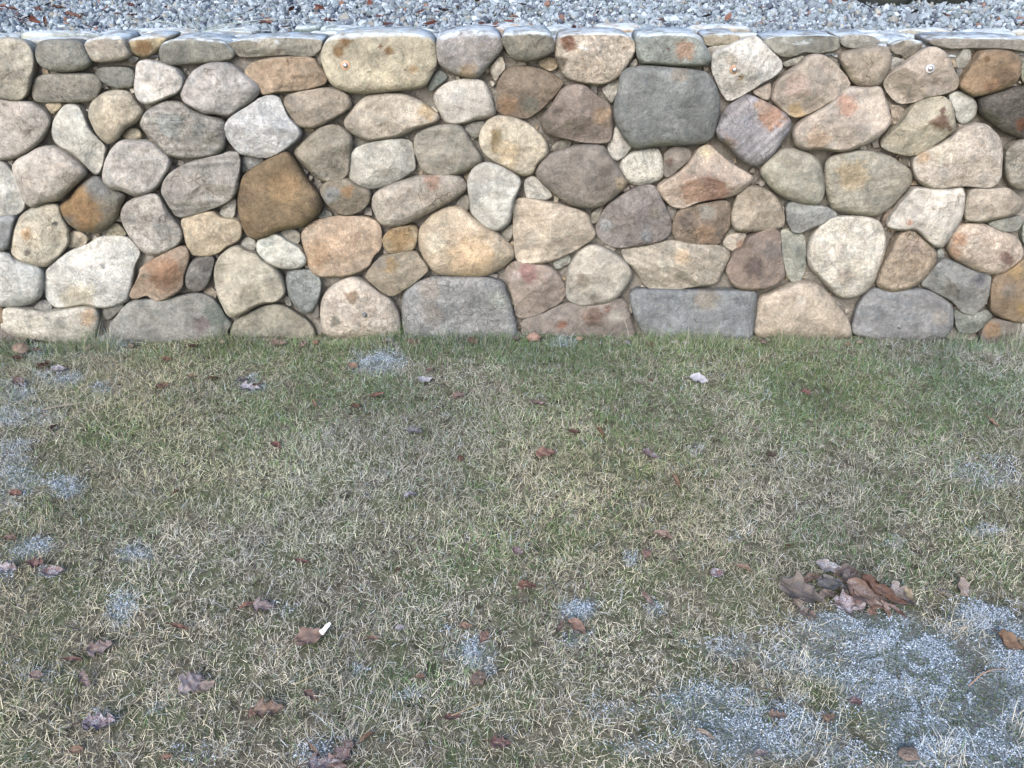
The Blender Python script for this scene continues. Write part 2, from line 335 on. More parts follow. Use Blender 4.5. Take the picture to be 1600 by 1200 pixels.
STONES = """A0 r 178,170,150 .3 0|-60,150 60,132 170,150 225,200 255,300 240,400 218,490 190,560 140,590 60,582 -60,560||large tan stone with squared corners
A0 r 140,140,130 .1 .2|262,205 285,165 340,148 450,145 570,150 605,190 640,260 658,315 640,348 560,374 460,383 360,372 300,345 268,300 257,250||smooth grey stone with a rounded belly
A0 r 178,168,150 .6 0 T|603,200 630,150 720,125 850,118 895,145 915,200 938,250 920,285 850,302 760,312 680,308 640,282 612,245
A0 r 185,164,118 .2 0 T|912,185 940,145 1020,128 1110,122 1215,132 1190,160 1155,210 1120,240 1070,272 1010,270 950,248 915,218|1035,200,60:150,112,66|yellow stone with a brown centre
A1 f 138,137,124 .2 .2 T|-48,220 -20,172 40,145 180,138 330,150 420,165 452,205 488,250 472,286 420,302 300,312 150,328 0,336 -30,315 -45,275
A1 a 155,150,132 .1 0 T|440,175 560,148 700,142 850,136 960,140 1112,150 1110,210 1062,270 950,264 850,257 700,267 560,274 500,248 460,210
A2 f 194,182,150 .15 0 T|-88,285 -68,200 -25,130 60,108 250,98 420,96 600,103 690,128 738,172 747,270 744,350 702,425 665,482 600,502 450,518 330,530 200,537 110,530 20,492 -25,450 -60,380|95,155,48:160,110,50;40,232,48:165,118,60;410,230,34:168,120,62;345,198,14:140,100,70;580,360,30:190,160,120|large cream stone with rust stains and a steel pin
A2 r 166,160,156 .9 .1 T|745,160 780,118 870,92 1000,78 1110,80 1195,108 1225,160 1230,212 1192,262 1142,312 1102,372 1050,423 980,423 900,402 820,368 762,322 745,260|980,390,70:175,155,130
A3 r 142,137,120 .2 0 T|18,130 45,100 120,92 240,85 350,90 388,130 403,210 382,250 300,284 230,305 150,302 90,282 50,225 25,170
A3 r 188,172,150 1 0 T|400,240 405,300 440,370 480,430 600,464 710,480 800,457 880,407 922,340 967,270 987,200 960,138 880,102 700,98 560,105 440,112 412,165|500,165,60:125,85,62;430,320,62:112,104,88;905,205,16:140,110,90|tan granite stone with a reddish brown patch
A4 b 146,155,148 .1 0 T|-215,150 -190,108 -50,98 100,98 230,110 268,150 292,210 322,265 327,305 292,337 200,342 50,337 -80,327 -170,320 -202,280 -212,210|140,225,75:158,132,112;15,210,12:120,90,80|pale blue-grey block with a brown patch
A4 a 162,150,124 .1 0 T|278,125 380,110 500,106 537,132 520,168 420,182 340,192 293,188
A4 a 165,160,148 .1 0|300,207 380,188 475,178 428,215 355,252 325,275
A4 a 208,203,192 .4 0|333,290 350,240 400,215 480,180 570,138 650,115 692,148 742,210 802,265 842,310 842,350 802,402 720,455 620,513 550,553 480,588 440,583 398,525 358,435 335,370|545,418,22:190,150,90;470,290,45:178,172,160|white stone with a steel pin
A4 a 140,139,126 .1 .1 T|718,170 755,135 900,125 1060,120 1250,124 1254,210 1202,232 1100,247 1000,237 950,262 870,278 820,263 768,220 728,195
A5 a 158,156,145 .1 0 T|58,122 150,112 250,116 310,132 350,165 300,198 230,213 150,211 88,198 60,168
A5 a 140,132,115 .1 0 T|440,190 500,155 580,148 640,162 660,185 602,245 560,285 530,295 500,258 450,250 433,220
A5 f 152,146,134 .1 .4 T|718,180 735,145 850,132 1000,136 1200,136 1385,146 1460,156 1460,245 1385,233 1300,217 1150,213 1000,210 880,217 800,203||long thin grey slab
A0 f 150,145,132 .2 .2|238,440 270,418 320,398 450,388 620,386 692,398 735,460 723,512 693,573 650,598 500,600 380,602 290,602 248,582 233,525
A0 r 130,132,124 .1 0|683,375 740,348 850,342 960,358 978,420 962,492 880,502 800,488 738,455 700,412||small dark greenish grey stone
A0 r 208,203,194 .6 0|983,330 1010,298 1080,296 1180,322 1272,358 1323,420 1328,472 1292,532 1200,573 1100,613 1050,618 998,592 968,530 968,450 980,390||white speckled stone
A1 r 176,171,166 .2 .1|106,560 103,520 148,430 198,368 278,322 380,308 450,316 520,357 572,408 642,448 672,488 674,534 622,592 540,643 470,693 400,698 340,682 280,688 200,643 125,602
A1 a 182,152,118 .4 .2|567,375 598,328 660,297 800,276 950,272 1062,283 1102,340 1152,400 1162,450 1122,478 1000,513 900,523 800,528 720,548 688,543 668,482 618,433 573,403||angular orange-tan stone
A1 r 166,151,131 .3 0|846,590 868,548 950,522 1100,497 1200,495 1290,527 1332,580 1338,620 1302,663 1200,723 1100,778 1020,788 946,772 898,702 856,640
A1 a 183,185,185 .8 .4|412,790 438,728 500,678 600,617 680,562 762,547 812,567 842,630 882,710 932,760 983,822 952,872 872,933 780,988 700,1003 600,988 526,968 467,902 427,842||pale blue-grey stone with faint bands
A0 r 197,183,156 .8 0|640,640 678,578 750,527 832,509 922,517 962,558 1002,618 1033,650 1028,702 982,752 902,792 862,852 802,904 758,893 697,833 657,752 637,700
A0 a 182,162,128 .3 0|325,612 380,600 442,603 437,642 380,688 350,652
A0 r 181,172,160 .3 .1|-60,572 20,577 100,592 210,587 272,618 342,668 373,740 342,812 302,882 220,953 120,1003 50,1022 -60,1012
A0 r 191,188,175 .2 0|372,790 388,720 438,648 480,612 552,617 592,648 622,730 662,810 722,870 768,920 752,982 742,1062 712,1124 668,1113 617,1062 567,1012 500,963 428,923 382,872||pale stone shaped like a leaning wedge
A0 r 182,167,137 .2 0|887,830 920,787 990,782 1023,820 1018,862 960,876 892,858
A1 r 160,155,145 .3 .8|-198,755 -162,680 -100,637 -30,587 100,592 140,622 200,667 300,697 392,717 433,760 428,860 418,932 380,973 280,998 160,1008 60,1003 -10,973 -50,928 -100,872 -160,812|20,760,90:150,158,158;230,800,50:130,135,135|wide grey-brown stone with wavy bands
A0 r 186,181,173 .7 .2|738,1150 758,1197 800,1228 880,1238 950,1273 1010,1273 1082,1253 1142,1213 1172,1157 1228,1062 1228,1010 1182,957 1100,882 960,872 870,869 798,940 758,1020 742,1090
A0 r 192,181,166 .2 .1|82,1060 130,1007 200,972 300,912 400,922 472,962 562,1027 618,1090 618,1130 552,1192 500,1243 430,1313 330,1323 280,1343 230,1361 188,1333 158,1290 138,1210 98,1120
A0 r 196,195,185 .3 0|-60,1022 30,1027 80,1077 130,1158 162,1240 188,1330 167,1388 120,1415 0,1433 -60,1433
B0 r 138,126,106 .2 0|427,200 455,165 510,128 540,68 600,18 660,-22 720,-20 775,35 830,75 880,98 913,120 873,200 853,280 792,342 720,384 640,388 560,367 487,322 437,245|560,160,120:166,122,68;620,270,110:164,118,66;480,210,70:168,122,64;720,40,100:128,132,132;830,120,70:125,126,118|brown and orange rust coloured stone
B0 r 197,187,162 .9 0|77,430 97,340 148,257 220,212 330,172 422,177 442,230 463,300 503,350 494,400 503,460 442,543 380,603 330,638 260,628 148,598 92,562 73,490|190,400,45:190,155,110;200,530,25:110,105,95;400,320,20:90,88,82|cream stone with orange and black spots
B0 r 140,145,146 .1 0|-60,288 60,267 113,272 93,340 78,430 62,502 0,518 -60,512
B0 r 186,178,166 .2 0|867,230 918,158 1000,127 1100,97 1152,117 1192,190 1243,270 1293,330 1323,400 1293,472 1200,533 1110,558 1038,533 977,473 917,392 877,302
B0 r 192,195,190 .4 .2|-60,517 60,522 110,577 200,607 300,637 323,700 308,808 292,862 200,913 80,923 -60,913
B0 a 204,204,196 1 0|322,680 348,638 428,567 520,507 620,477 720,412 800,412 920,417 1003,500 1013,540 973,620 963,740 938,862 880,903 780,933 700,928 600,908 500,928 400,928 347,882 312,780|740,620,26:130,135,138;655,635,18:140,142,142;560,870,120:192,186,166|big white granite stone with dark specks
B0 r 187,173,146 .1 0|482,400 520,372 600,382 638,420 622,472 570,493 520,493 487,452
B0 a 176,166,136 .1 0|768,390 808,317 860,322 913,390 890,413 850,403 790,418
B0 a 165,140,115 .3 0|932,840 958,780 998,700 1008,640 1080,587 1200,527 1300,482 1352,497 1368,560 1343,650 1323,700 1323,770 1282,822 1200,868 1130,878 1078,853 1060,832 1000,858 957,862|1190,680,120:152,112,84;1100,620,60:160,125,98|angular reddish brown stone
B0 a 150,150,145 .2 0|248,920 288,868 350,877 378,930 352,972 280,993 243,977
B0 r 190,185,168 .4 .1|2,990 28,933 100,922 240,942 400,957 500,932 600,922 682,927 713,1000 703,1080 663,1152 580,1188 450,1185 300,1165 120,1140 40,1100 7,1052|640,1000,60:185,160,132
B0 a 135,135,125 .1 0|745,930 900,900 862,960 782,1018 745,992
B0 a 170,165,155 .1 0|600,1180 680,1142 740,1127 753,1160 720,1215 600,1220
B1 f 146,146,139 .1 .1|-413,1045 -362,998 -310,917 -240,872 -100,862 0,857 130,832 240,817 330,857 390,927 432,1000 473,1040 443,1100 410,1170 200,1185 0,1190 -200,1190 -350,1180 -405,1115|360,970,105:104,116,112;250,1050,62:116,108,110|long grey base stone with a teal end
B1 r 126,121,116 .1 0|128,700 148,628 198,572 280,557 353,562 333,650 313,740 272,793 220,813 158,798 128,752||small dark grey egg-shaped stone
B1 a 162,148,128 .1 0|260,820 320,772 368,820 352,862 300,858
B1 r 192,173,141 .7 0|102,305 128,277 250,237 340,222 380,267 430,282 512,287 548,330 543,430 482,473 440,483 380,533 330,553 240,558 178,548 147,482 117,380
B1 a 207,202,187 .1 0|373,260 400,208 450,157 507,132 493,273 450,278 410,288||small white chip
A1 a 165,160,152 .7 .9|-38,1230 -12,1150 50,1087 150,1037 250,1007 400,977 440,957 512,962 533,1020 528,1130 518,1242 462,1313 350,1363 220,1403 120,1428 67,1423 27,1360 -3,1310 -32,1262|300,1100,90:150,148,142;380,1200,60:172,168,160
B1 f 145,117,78 .1 0|512,160 523,60 560,-42 700,-127 860,-208 912,-162 982,-52 1042,40 1092,98 1133,170 1113,232 1062,293 980,348 900,358 800,378 720,423 650,438 588,413 547,340 522,240|560,120,90:118,98,74;580,330,60:122,100,72;1080,170,60:105,88,68;850,60,120:158,126,84|large flat brown stone
A1 r 157,147,127 .3 0|917,960 958,898 1038,838 1120,767 1200,752 1272,777 1333,828 1353,880 1333,960 1323,1080 1303,1142 1200,1178 1118,1173 1057,1122 997,1062 937,1002
A2 r 187,175,155 .3 .1|82,760 92,710 148,637 228,557 320,532 480,532 562,557 642,597 722,657 768,690 763,732 702,763 600,793 540,823 470,853 330,868 260,878 198,853 117,812|690,660,70:188,165,130
A2 r 197,189,176 .1 0|727,572 736,527 820,457 900,437 1010,425 1092,447 1143,530 1153,600 1183,680 1132,713 1030,728 960,753 900,763 817,753 787,702 747,632
A2 a 122,130,124 .1 0|690,490 700,440 760,358 832,410 802,452 700,530
A2 a 206,195,175 .2 0|1132,350 1170,307 1216,262 1248,350 1212,392 1175,453 1148,400||small cream diamond-shaped chip
A2 a 145,142,132 .1 0|952,780 1000,747 1093,732 1088,780 1042,863 1000,853 967,812
A3 a 138,119,98 .2 0|0,430 50,357 120,337 220,339 330,367 400,407 473,455 432,522 370,593 300,663 215,718 150,715 20,688 -32,648 -12,560 -17,480|225,620,60:128,126,114;60,620,80:150,120,92|brown stone cracked across its face
A3 r 147,129,115 .2 0|297,750 308,708 368,637 418,547 470,487 540,465 622,477 682,527 752,577 803,617 818,700 818,820 803,888 720,898 620,893 530,878 400,853 317,822|750,700,70:165,138,112;340,760,50:112,104,92|dark mauve-brown stone
A3 a 187,181,165 .1 0|738,500 800,448 878,427 863,500 822,603 800,603 757,540
A3 a 187,166,132 .2 0|282,320 330,272 400,277 438,325 380,378 317,352
A4 f 130,135,133 .1 .1|-373,620 -348,520 -328,400 -283,353 -150,333 0,343 160,358 290,377 333,418 368,500 393,580 388,682 368,772 342,853 290,898 150,913 0,913 -120,923 -210,943 -272,903 -333,802 -373,720|100,400,60:138,132,122|very large flat dark grey stone
A3 a 206,200,188 .2 0|777,920 818,850 828,790 860,757 902,820 943,890 953,930 902,993 840,1023 798,982||white jagged chip
A3 a 150,145,130 .1 0|373,930 420,878 500,872 522,900 470,943 400,958
A3 r 197,183,155 .5 0|-153,860 -123,780 -72,717 0,692 120,712 202,747 282,807 343,878 365,960 322,1012 272,1053 252,1113 200,1138 138,1123 48,1073 -52,1023 -123,962|-15,830,42:152,132,92;-20,880,38:148,128,88;-15,940,42:152,130,92;60,960,90:200,180,146|tan stone with a brown water stain
A2 r 152,146,130 .1 .5|587,880 597,828 680,787 780,762 900,757 952,797 993,870 1043,940 1083,1000 1073,1032 1002,1083 900,1123 800,1138 688,1128 637,1082 607,1002 587,950
A2 a 182,180,168 .8 .2|122,1000 148,938 240,897 400,867 500,862 573,887 583,960 598,1030 593,1092 530,1133 430,1183 330,1218 250,1223 167,1203 117,1152 115,1070
B2 r 146,133,110 .3 .1|-93,70 -62,27 0,5 100,-5 130,17 200,57 262,77 278,120 252,192 200,238 120,265 30,248 -33,193 -83,132|-20,110,60:138,142,142;110,90,45:168,130,88
B2 r 177,166,149 .3 .2|282,190 288,118 350,67 480,17 620,-23 760,-33 900,-28 963,20 968,72 902,133 780,203 640,273 540,323 430,348 347,328 307,262|720,15,60:165,135,118|long sloping tan stone
B2 a 194,165,134 1 0|-228,400 -203,348 -130,297 -50,282 50,267 150,265 250,277 323,307 353,370 353,502 282,563 272,622 200,673 100,703 -50,708 -123,703 -173,642 -193,540 -223,450|-110,540,110:185,150,115;80,470,120:192,165,138|pinkish brown granite stone with a crack
B2 r 186,158,112 .1 .1|357,470 362,408 440,347 540,332 613,342 615,400 603,462 582,513 500,538 400,543|480,430,100:178,138,82|small orange stone
B2 r 204,182,150 .9 0|612,440 617,368 678,287 750,227 850,187 932,202 992,257 1082,317 1182,377 1232,427 1303,490 1313,560 1262,613 1180,663 1090,708 950,703 800,693 728,673 677,612 637,532|740,460,90:202,194,174;1000,560,160:206,176,138|large golden tan stone tapering to the right
B2 r 196,193,181 .2 0|972,6 988,-52 1040,-102 1110,-122 1200,-102 1302,-47 1358,0 1353,62 1313,142 1293,232 1283,312 1232,358 1170,378 1098,347 1037,292 992,232 988,150 973,80||tall pale stone narrowing downwards
B2 r 166,160,145 .1 0|882,190 908,138 960,107 988,130 988,212 950,238 908,227
B2 r 166,158,138 .1 0|1207,410 1248,358 1300,317 1308,390 1272,452 1230,452
B3 a 191,188,175 .1 0|178,40 195,0 230,-25 290,0 330,50 373,87 383,130 340,153 250,138 198,138
B3 a 198,181,156 .6 .5|98,190 128,138 200,132 340,157 480,187 602,222 658,268 668,340 698,380 683,432 602,483 500,543 380,598 250,613 147,603 117,562 102,400||cream and pink stone with straight left edge
B3 f 142,131,120 .2 0|262,-50 298,-115 370,-187 480,-218 560,-248 750,-248 792,-182 852,-102 900,-30 933,40 830,133 762,183 690,213 600,208 500,183 428,132 348,62 278,0|885,30,52:172,155,128;600,60,120:138,130,122;780,-60,50:120,110,105|large dark mauve-grey stone
A3 r 202,199,182 .3 0|867,1060 898,998 1000,942 1120,927 1158,942 1183,1020 1193,1122 1152,1168 1080,1193 1020,1203 948,1193 897,1153 869,1102||small round white stone
A4 a 142,131,118 .1 0|-13,1010 0,957 60,917 150,922 188,970 182,1012 122,1063 40,1133 -8,1143|30,1030,35:115,95,85
A4 a 192,171,151 .8 .2|-62,1205 0,1167 70,1117 130,1077 190,997 240,927 310,897 372,957 472,1037 562,1087 628,1130 622,1182 530,1263 420,1293 300,1308 200,1333 130,1367 80,1358 40,1348 0,1312 -52,1242|330,1260,130:176,132,112;200,1230,100:182,145,122;290,960,50:196,185,155|pinkish pyramid-shaped stone
A4 b 157,153,158 .1 1|362,800 388,728 450,637 520,587 590,540 700,582 802,637 872,687 908,740 892,812 842,882 792,963 720,1033 660,1063 598,1058 527,1002 447,922 378,862|770,700,95:170,130,108;700,620,60:166,140,122;450,900,60:150,135,128|lavender grey stone with slanting stripes
A4 a 182,166,150 .3 0|618,525 680,488 762,457 757,520 747,583 700,580
A4 a 178,162,143 .3 0|762,580 768,520 788,458 860,397 940,337 1020,267 1080,246 1172,272 1232,327 1302,407 1338,470 1292,532 1220,593 1150,633 1050,683 940,715 878,692 797,622|940,660,60:195,165,120;950,480,90:172,152,142
A5 r 177,161,138 .5 0|50,270 98,237 200,212 330,192 392,197 422,240 430,310 412,372 382,422 352,472 290,498 220,498 147,463 107,392 72,332
A5 a 184,167,147 .3 .1|366,450 438,368 520,317 600,257 680,205 742,196 812,232 853,290 883,370 918,430 913,492 870,523 780,553 650,583 560,608 478,608 427,562 387,512||tan stone with a steel pin near its centre
A5 f 168,131,90 .2 .1|922,460 958,398 1008,327 1068,247 1110,222 1280,225 1353,268 1365,350 1353,432 1280,493 1180,528 1080,553 1020,558 957,522 922,492|1240,410,90:122,99,76;1150,480,60:150,112,80;1120,290,25:120,90,60|brown orange flat-faced stone
A5 r 150,150,125 .2 0|1362,340 1400,300 1480,290 1480,480 1400,484 1360,432
A5 r 97,91,84 .2 0|1057,620 1057,570 1130,542 1250,507 1340,487 1470,487 1470,862 1350,860 1260,832 1188,782 1107,722 1062,672|1370,760,45:118,72,50|dark charcoal stone
A5 r 192,176,158 .6 .2|-283,860 -283,800 -212,728 -100,657 0,597 90,507 140,482 250,497 347,477 372,540 398,620 423,700 428,745 382,812 302,883 200,928 60,965 -30,945 -100,938 -200,948 -262,913|110,620,80:190,148,128;-100,860,90:185,160,135
A5 a 172,152,130 .2 0|428,625 480,618 543,670 502,732 470,775 433,742
A5 a 177,168,142 .9 0|352,910 398,848 480,767 548,677 600,607 700,567 810,556 862,597 883,690 898,780 862,822 780,883 700,933 650,973 560,988 478,973 378,938|790,740,55:118,92,76;800,660,28:110,88,74;720,740,20:120,98,80;850,790,20:125,100,84|sloping stone with dark lichen spots
A5 r 192,190,177 .1 0|833,548 900,517 960,527 1032,577 1053,640 1032,702 980,753 930,758 892,722 877,642
A5 r 197,183,165 .4 0|582,1000 577,1060 597,1150 648,1192 710,1228 800,1231 900,1210 1000,1207 1120,1225 1182,1202 1220,1150 1225,1080 1233,950 1218,868 1172,807 1110,752 1020,747 928,787 860,847 780,897 680,937|800,960,90:200,190,172;660,990,50:198,172,140
A5 r 165,158,142 .6 0|1243,1040 1250,950 1300,897 1370,867 1470,857 1470,1222 1380,1232 1308,1212 1267,1172 1247,1102
A4 r 172,167,147 .4 0|672,1090 718,1028 780,977 850,927 940,932 1042,967 1102,1007 1133,1080 1148,1180 1148,1255 1112,1338 1050,1349 958,1328 848,1288 768,1228 708,1153
A5 f 168,162,142 .1 .5|-58,1150 -48,1015 50,967 200,942 340,957 440,997 522,1057 583,1100 573,1172 553,1213 502,1273 430,1353 330,1423 200,1413 80,1393 0,1378 -22,1322 -43,1242|150,1120,110:182,165,132|wide grey stone with a yellowish band
B5 a 202,194,180 .6 0|392,340 428,260 498,167 558,107 600,57 750,67 850,72 945,57 963,120 953,202 943,272 893,362 853,422 802,493 740,493 688,453 648,412 598,365 500,375 428,363|560,310,25:190,140,115|white angular stone pointing down
B5 a 150,130,112 .1 0|362,330 367,270 438,200 442,250 403,312 387,343
B5 r 182,167,146 .4 .1|957,290 957,200 978,107 1000,67 1150,72 1270,57 1342,117 1388,160 1373,222 1282,273 1180,288 1080,313 1000,308
B5 a 145,149,139 .1 0|1118,320 1180,297 1280,277 1367,262 1373,320 1342,373 1240,385 1180,363
B5 r 198,177,155 .8 0|827,520 837,450 867,368 930,322 1040,312 1130,332 1212,382 1302,392 1353,440 1381,510 1373,582 1312,643 1230,688 1150,693 1048,673 957,622 867,572|1262,570,50:142,112,102;920,430,60:192,150,120;880,530,50:188,150,125
B5 r 160,165,150 .1 0|1378,330 1420,290 1480,280 1480,520 1395,484 1368,420
B5 r 207,200,182 .7 0|-183,560 -173,450 -123,368 -52,297 30,262 200,262 290,277 353,307 388,400 388,522 353,622 312,742 250,813 180,853 90,868 28,843 -33,782 -103,703 -163,642|70,520,60:180,175,165;100,700,60:172,165,155|large round whitish boulder
B5 r 173,152,126 .2 .1|317,740 358,628 418,517 460,427 510,377 582,362 642,417 702,467 758,520 753,602 702,683 640,753 560,793 450,818 378,803 327,778|600,480,60:160,142,130
B5 a 141,143,139 .1 0|637,765 698,678 768,597 820,570 930,617 1050,677 1153,692 1143,780 1123,872 1082,933 1020,978 940,963 878,893 778,833 698,793|850,800,60:118,116,110;1060,720,50:118,120,128|angular blue-grey stone
B5 a 158,130,98 .2 0|1137,880 1142,780 1157,708 1240,677 1310,637 1385,577 1480,567 1480,1043 1330,1033 1200,993 1137,952|1330,660,60:176,140,84;1270,800,60:130,118,105;1380,940,50:180,140,70|brown and orange rough stone
B5 f 142,144,146 .1 .2|145,1060 178,930 228,848 300,777 380,797 440,812 560,787 680,797 760,827 862,898 875,960 870,1080 800,1160 500,1170 300,1160 150,1120|780,1000,60:150,148,145|wide blue-grey base stone
B5 a 142,147,137 .1 .1|877,930 940,957 1040,967 1120,937 1168,980 1102,1053 1040,1110 900,1110
B5 a 132,122,112 .2 0|1075,1110 1160,1002 1300,1032 1480,1052 1480,1190 1080,1190|1150,1090,60:150,120,90
B4 a 147,127,106 .2 0|42,340 88,217 200,187 350,157 430,147 473,172 478,300 453,372 413,412 393,473 250,478 170,473 77,452 57,402|150,300,60:120,108,100;300,240,60:140,138,130;280,400,80:160,132,108
B4 a 172,156,133 .2 0|472,260 497,168 528,97 600,45 690,55 762,87 823,158 858,240 858,332 800,358 700,373 600,383 507,378 477,322
B4 a 152,154,149 .1 0|867,210 898,162 1050,182 1200,212 1244,260 1202,303 1110,333 980,391 918,393 877,312
B4 a 197,181,160 .3 0|403,475 448,407 520,387 582,397 588,440 542,502 480,523|540,470,30:190,150,125
B4 a 152,131,116 .4 0|432,650 478,560 498,518 560,497 588,417 700,377 782,355 828,388 833,500 858,640 863,702 802,763 700,805 520,798 467,742|640,640,70:112,98,94;760,520,60:118,110,108|mauve-brown stone with dark blotches
B4 a 166,169,153 .1 0|832,380 870,367 930,387 993,397 1013,470 1008,650 978,732 930,758 877,712 852,600 837,480||tall narrow pale green-grey stone
B3 a 140,130,125 .2 0|702,320 738,248 788,167 900,97 1000,52 1100,37 1153,78 1193,180 1243,290 1243,392 1182,443 1050,483 870,503 798,483 728,433 702,392|1060,410,40:148,152,160;770,330,50:142,146,150;1120,250,50:128,122,112
B4 a 173,162,142 .2 .7|-318,500 -200,487 -50,462 50,437 200,472 390,472 473,530 443,622 403,683 363,763 200,778 80,798 -100,793 -153,762 -193,702 -233,642 -293,592|0,640,60:192,185,168;120,560,60:188,165,135|wide cream stone with slanting white veins
B3 r 182,174,157 .1 0|477,800 487,690 507,608 578,517 650,472 750,482 872,557 932,617 968,690 933,762 862,853 800,893 650,915 550,908 487,862|600,735,55:142,134,122;690,860,40:140,134,122|smooth cream triangular boulder
B3 a 163,145,130 .4 0|32,690 58,627 120,587 230,612 350,617 422,667 468,750 478,832 443,892 350,943 270,988 150,1008 112,972 107,890 77,790|210,670,75:158,120,116;120,700,40:175,160,155
B3 a 165,168,155 .1 0|383,600 440,567 500,542 518,590 480,623 410,658
B3 a 148,136,126 .2 0|160,1020 300,977 400,927 500,887 600,912 800,887 870,852 922,898 953,1000 975,1100 960,1150 700,1155 400,1150 180,1130|680,1000,75:122,98,86;450,1050,40:128,88,74;780,940,30:125,95,85;840,980,50:160,156,146|low brown-grey base stone with rusty blotches
B2 b 146,148,147 .2 .1|502,870 527,788 598,737 720,702 900,702 1100,703 1232,738 1263,830 1293,920 1323,1050 1340,1160 1100,1170 800,1170 530,1160 500,1020|700,800,90:152,148,142;720,960,80:136,134,132;1190,880,70:150,156,150|large squared blue-grey block
B4 b 136,143,147 .2 .1|-260,812 -205,786 0,792 250,797 500,795 640,802 664,830 657,950 637,1070 620,1160 400,1160 0,1160 -140,1150 -223,1000 -253,900|300,860,90:150,146,138|rectangular blue-grey block
B4 r 193,175,151 .4 0|645,1060 665,950 670,848 760,827 900,757 1000,737 1102,752 1182,827 1262,927 1323,1020 1345,1110 1320,1160 800,1160 650,1140|980,880,40:205,198,188
B2 r 193,180,162 .4 0|-83,880 -43,798 40,737 150,697 242,737 332,817 422,867 473,950 488,1050 480,1140 200,1160 -60,1150 -90,985|140,850,50:150,130,108;20,1030,40:130,130,122;350,940,30:205,200,190|cream base stone with a steel pin
B2 a 163,148,123 .2 0|237,690 288,618 350,557 450,537 590,517 642,577 698,655 642,703 580,763 510,803 430,848 367,823 307,773 247,722|420,620,60:165,140,100;340,600,50:145,138,128
B1 r 155,150,130 .2 .1|462,1070 520,997 620,947 730,902 840,902 932,957 1042,1037 1075,1120 1060,1165 900,1170 600,1170 470,1150
B1 r 187,177,153 .1 .1|342,640 378,557 450,497 520,477 572,517 642,527 692,587 782,637 832,697 858,780 853,842 790,893 700,893 620,933 560,973 490,1003 437,983 397,902 367,832 347,740||large smooth cream stone
B1 r 177,174,160 .1 0|527,470 575,412 652,437 643,523 570,518
B1 r 198,198,184 .3 .1|647,480 678,408 740,392 810,397 872,447 952,487 1003,550 1013,602 972,643 880,651 780,638 708,593 657,530||white egg-shaped stone
B1 r 178,171,153 .1 0|808,400 850,357 920,357 963,390 968,432 940,478 880,458
B1 r 145,153,150 .2 .4|857,720 878,662 980,647 1080,667 1118,740 1108,852 1062,943 1020,973 958,953 897,872 867,802||blue-grey teardrop-shaped stone
B1 a 167,166,156 .1 0|1098,272 1140,218 1198,250 1182,292 1108,303
B2 r 172,172,165 .1 0|118,290 140,262 182,275 160,308
A1 a 140,144,140 .1 0|540,1000 600,985 713,1010 660,1052 580,1095 545,1110
A5 a 161,159,146 .1 0|902,290 948,217 1003,222 1003,312 940,358 897,342
A5 a 156,156,146 .1 0|412,320 440,272 512,290 492,332 430,378
A4 a 162,160,147 .1 0|848,320 900,288 1003,262 962,312 880,348
A3 a 160,156,142 .1 0|928,340 980,278 1003,320 962,357
B3 a 171,165,146 .1 0|662,255 700,218 758,182 742,242 692,322 663,312
B5 a 150,156,146 .1 0|768,575 758,520 806,503 803,578
B4 a 140,132,122 .1 0|5,215 30,190 80,200 70,260 50,300 30,280
B1 a 150,146,136 .1 0|1060,905 1095,890 1108,980 1070,1010 1040,975
B1 a 158,155,146 .1 0|850,850 885,845 905,915 860,905
A5 a 150,150,142 .1 0|905,355 940,360 960,400 930,440 905,410
A0 a 150,146,135 .1 0|930,255 1000,280 985,300 950,330 920,300"""
stones = []
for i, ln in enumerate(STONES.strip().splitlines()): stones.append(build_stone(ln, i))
# face direction fix (done once, all stones share the winding)
for o, _ in stones:
    me = o.data; f = me.polygons[min(len(me.polygons) - 1, 40)]
    n0 = sum((p_.normal.y * p_.area for p_ in me.polygons if p_.center.y < -.004), 0)
    if n0 > 0: me.flip_normals()
# the wall runs on past both edges of the picture
base_list = list(stones)
for o, P in base_list:
    xm, xM = P[:, 0].min(), P[:, 0].max()
    for shift, ok in ((-4.13, xm > 1130), (4.13, xM < 470)):
        if ok:
            c_ = o.copy(); C.objects.link(c_); c_.parent = wall; c_.location.x += shift
            if 'label' in c_: del c_['label']

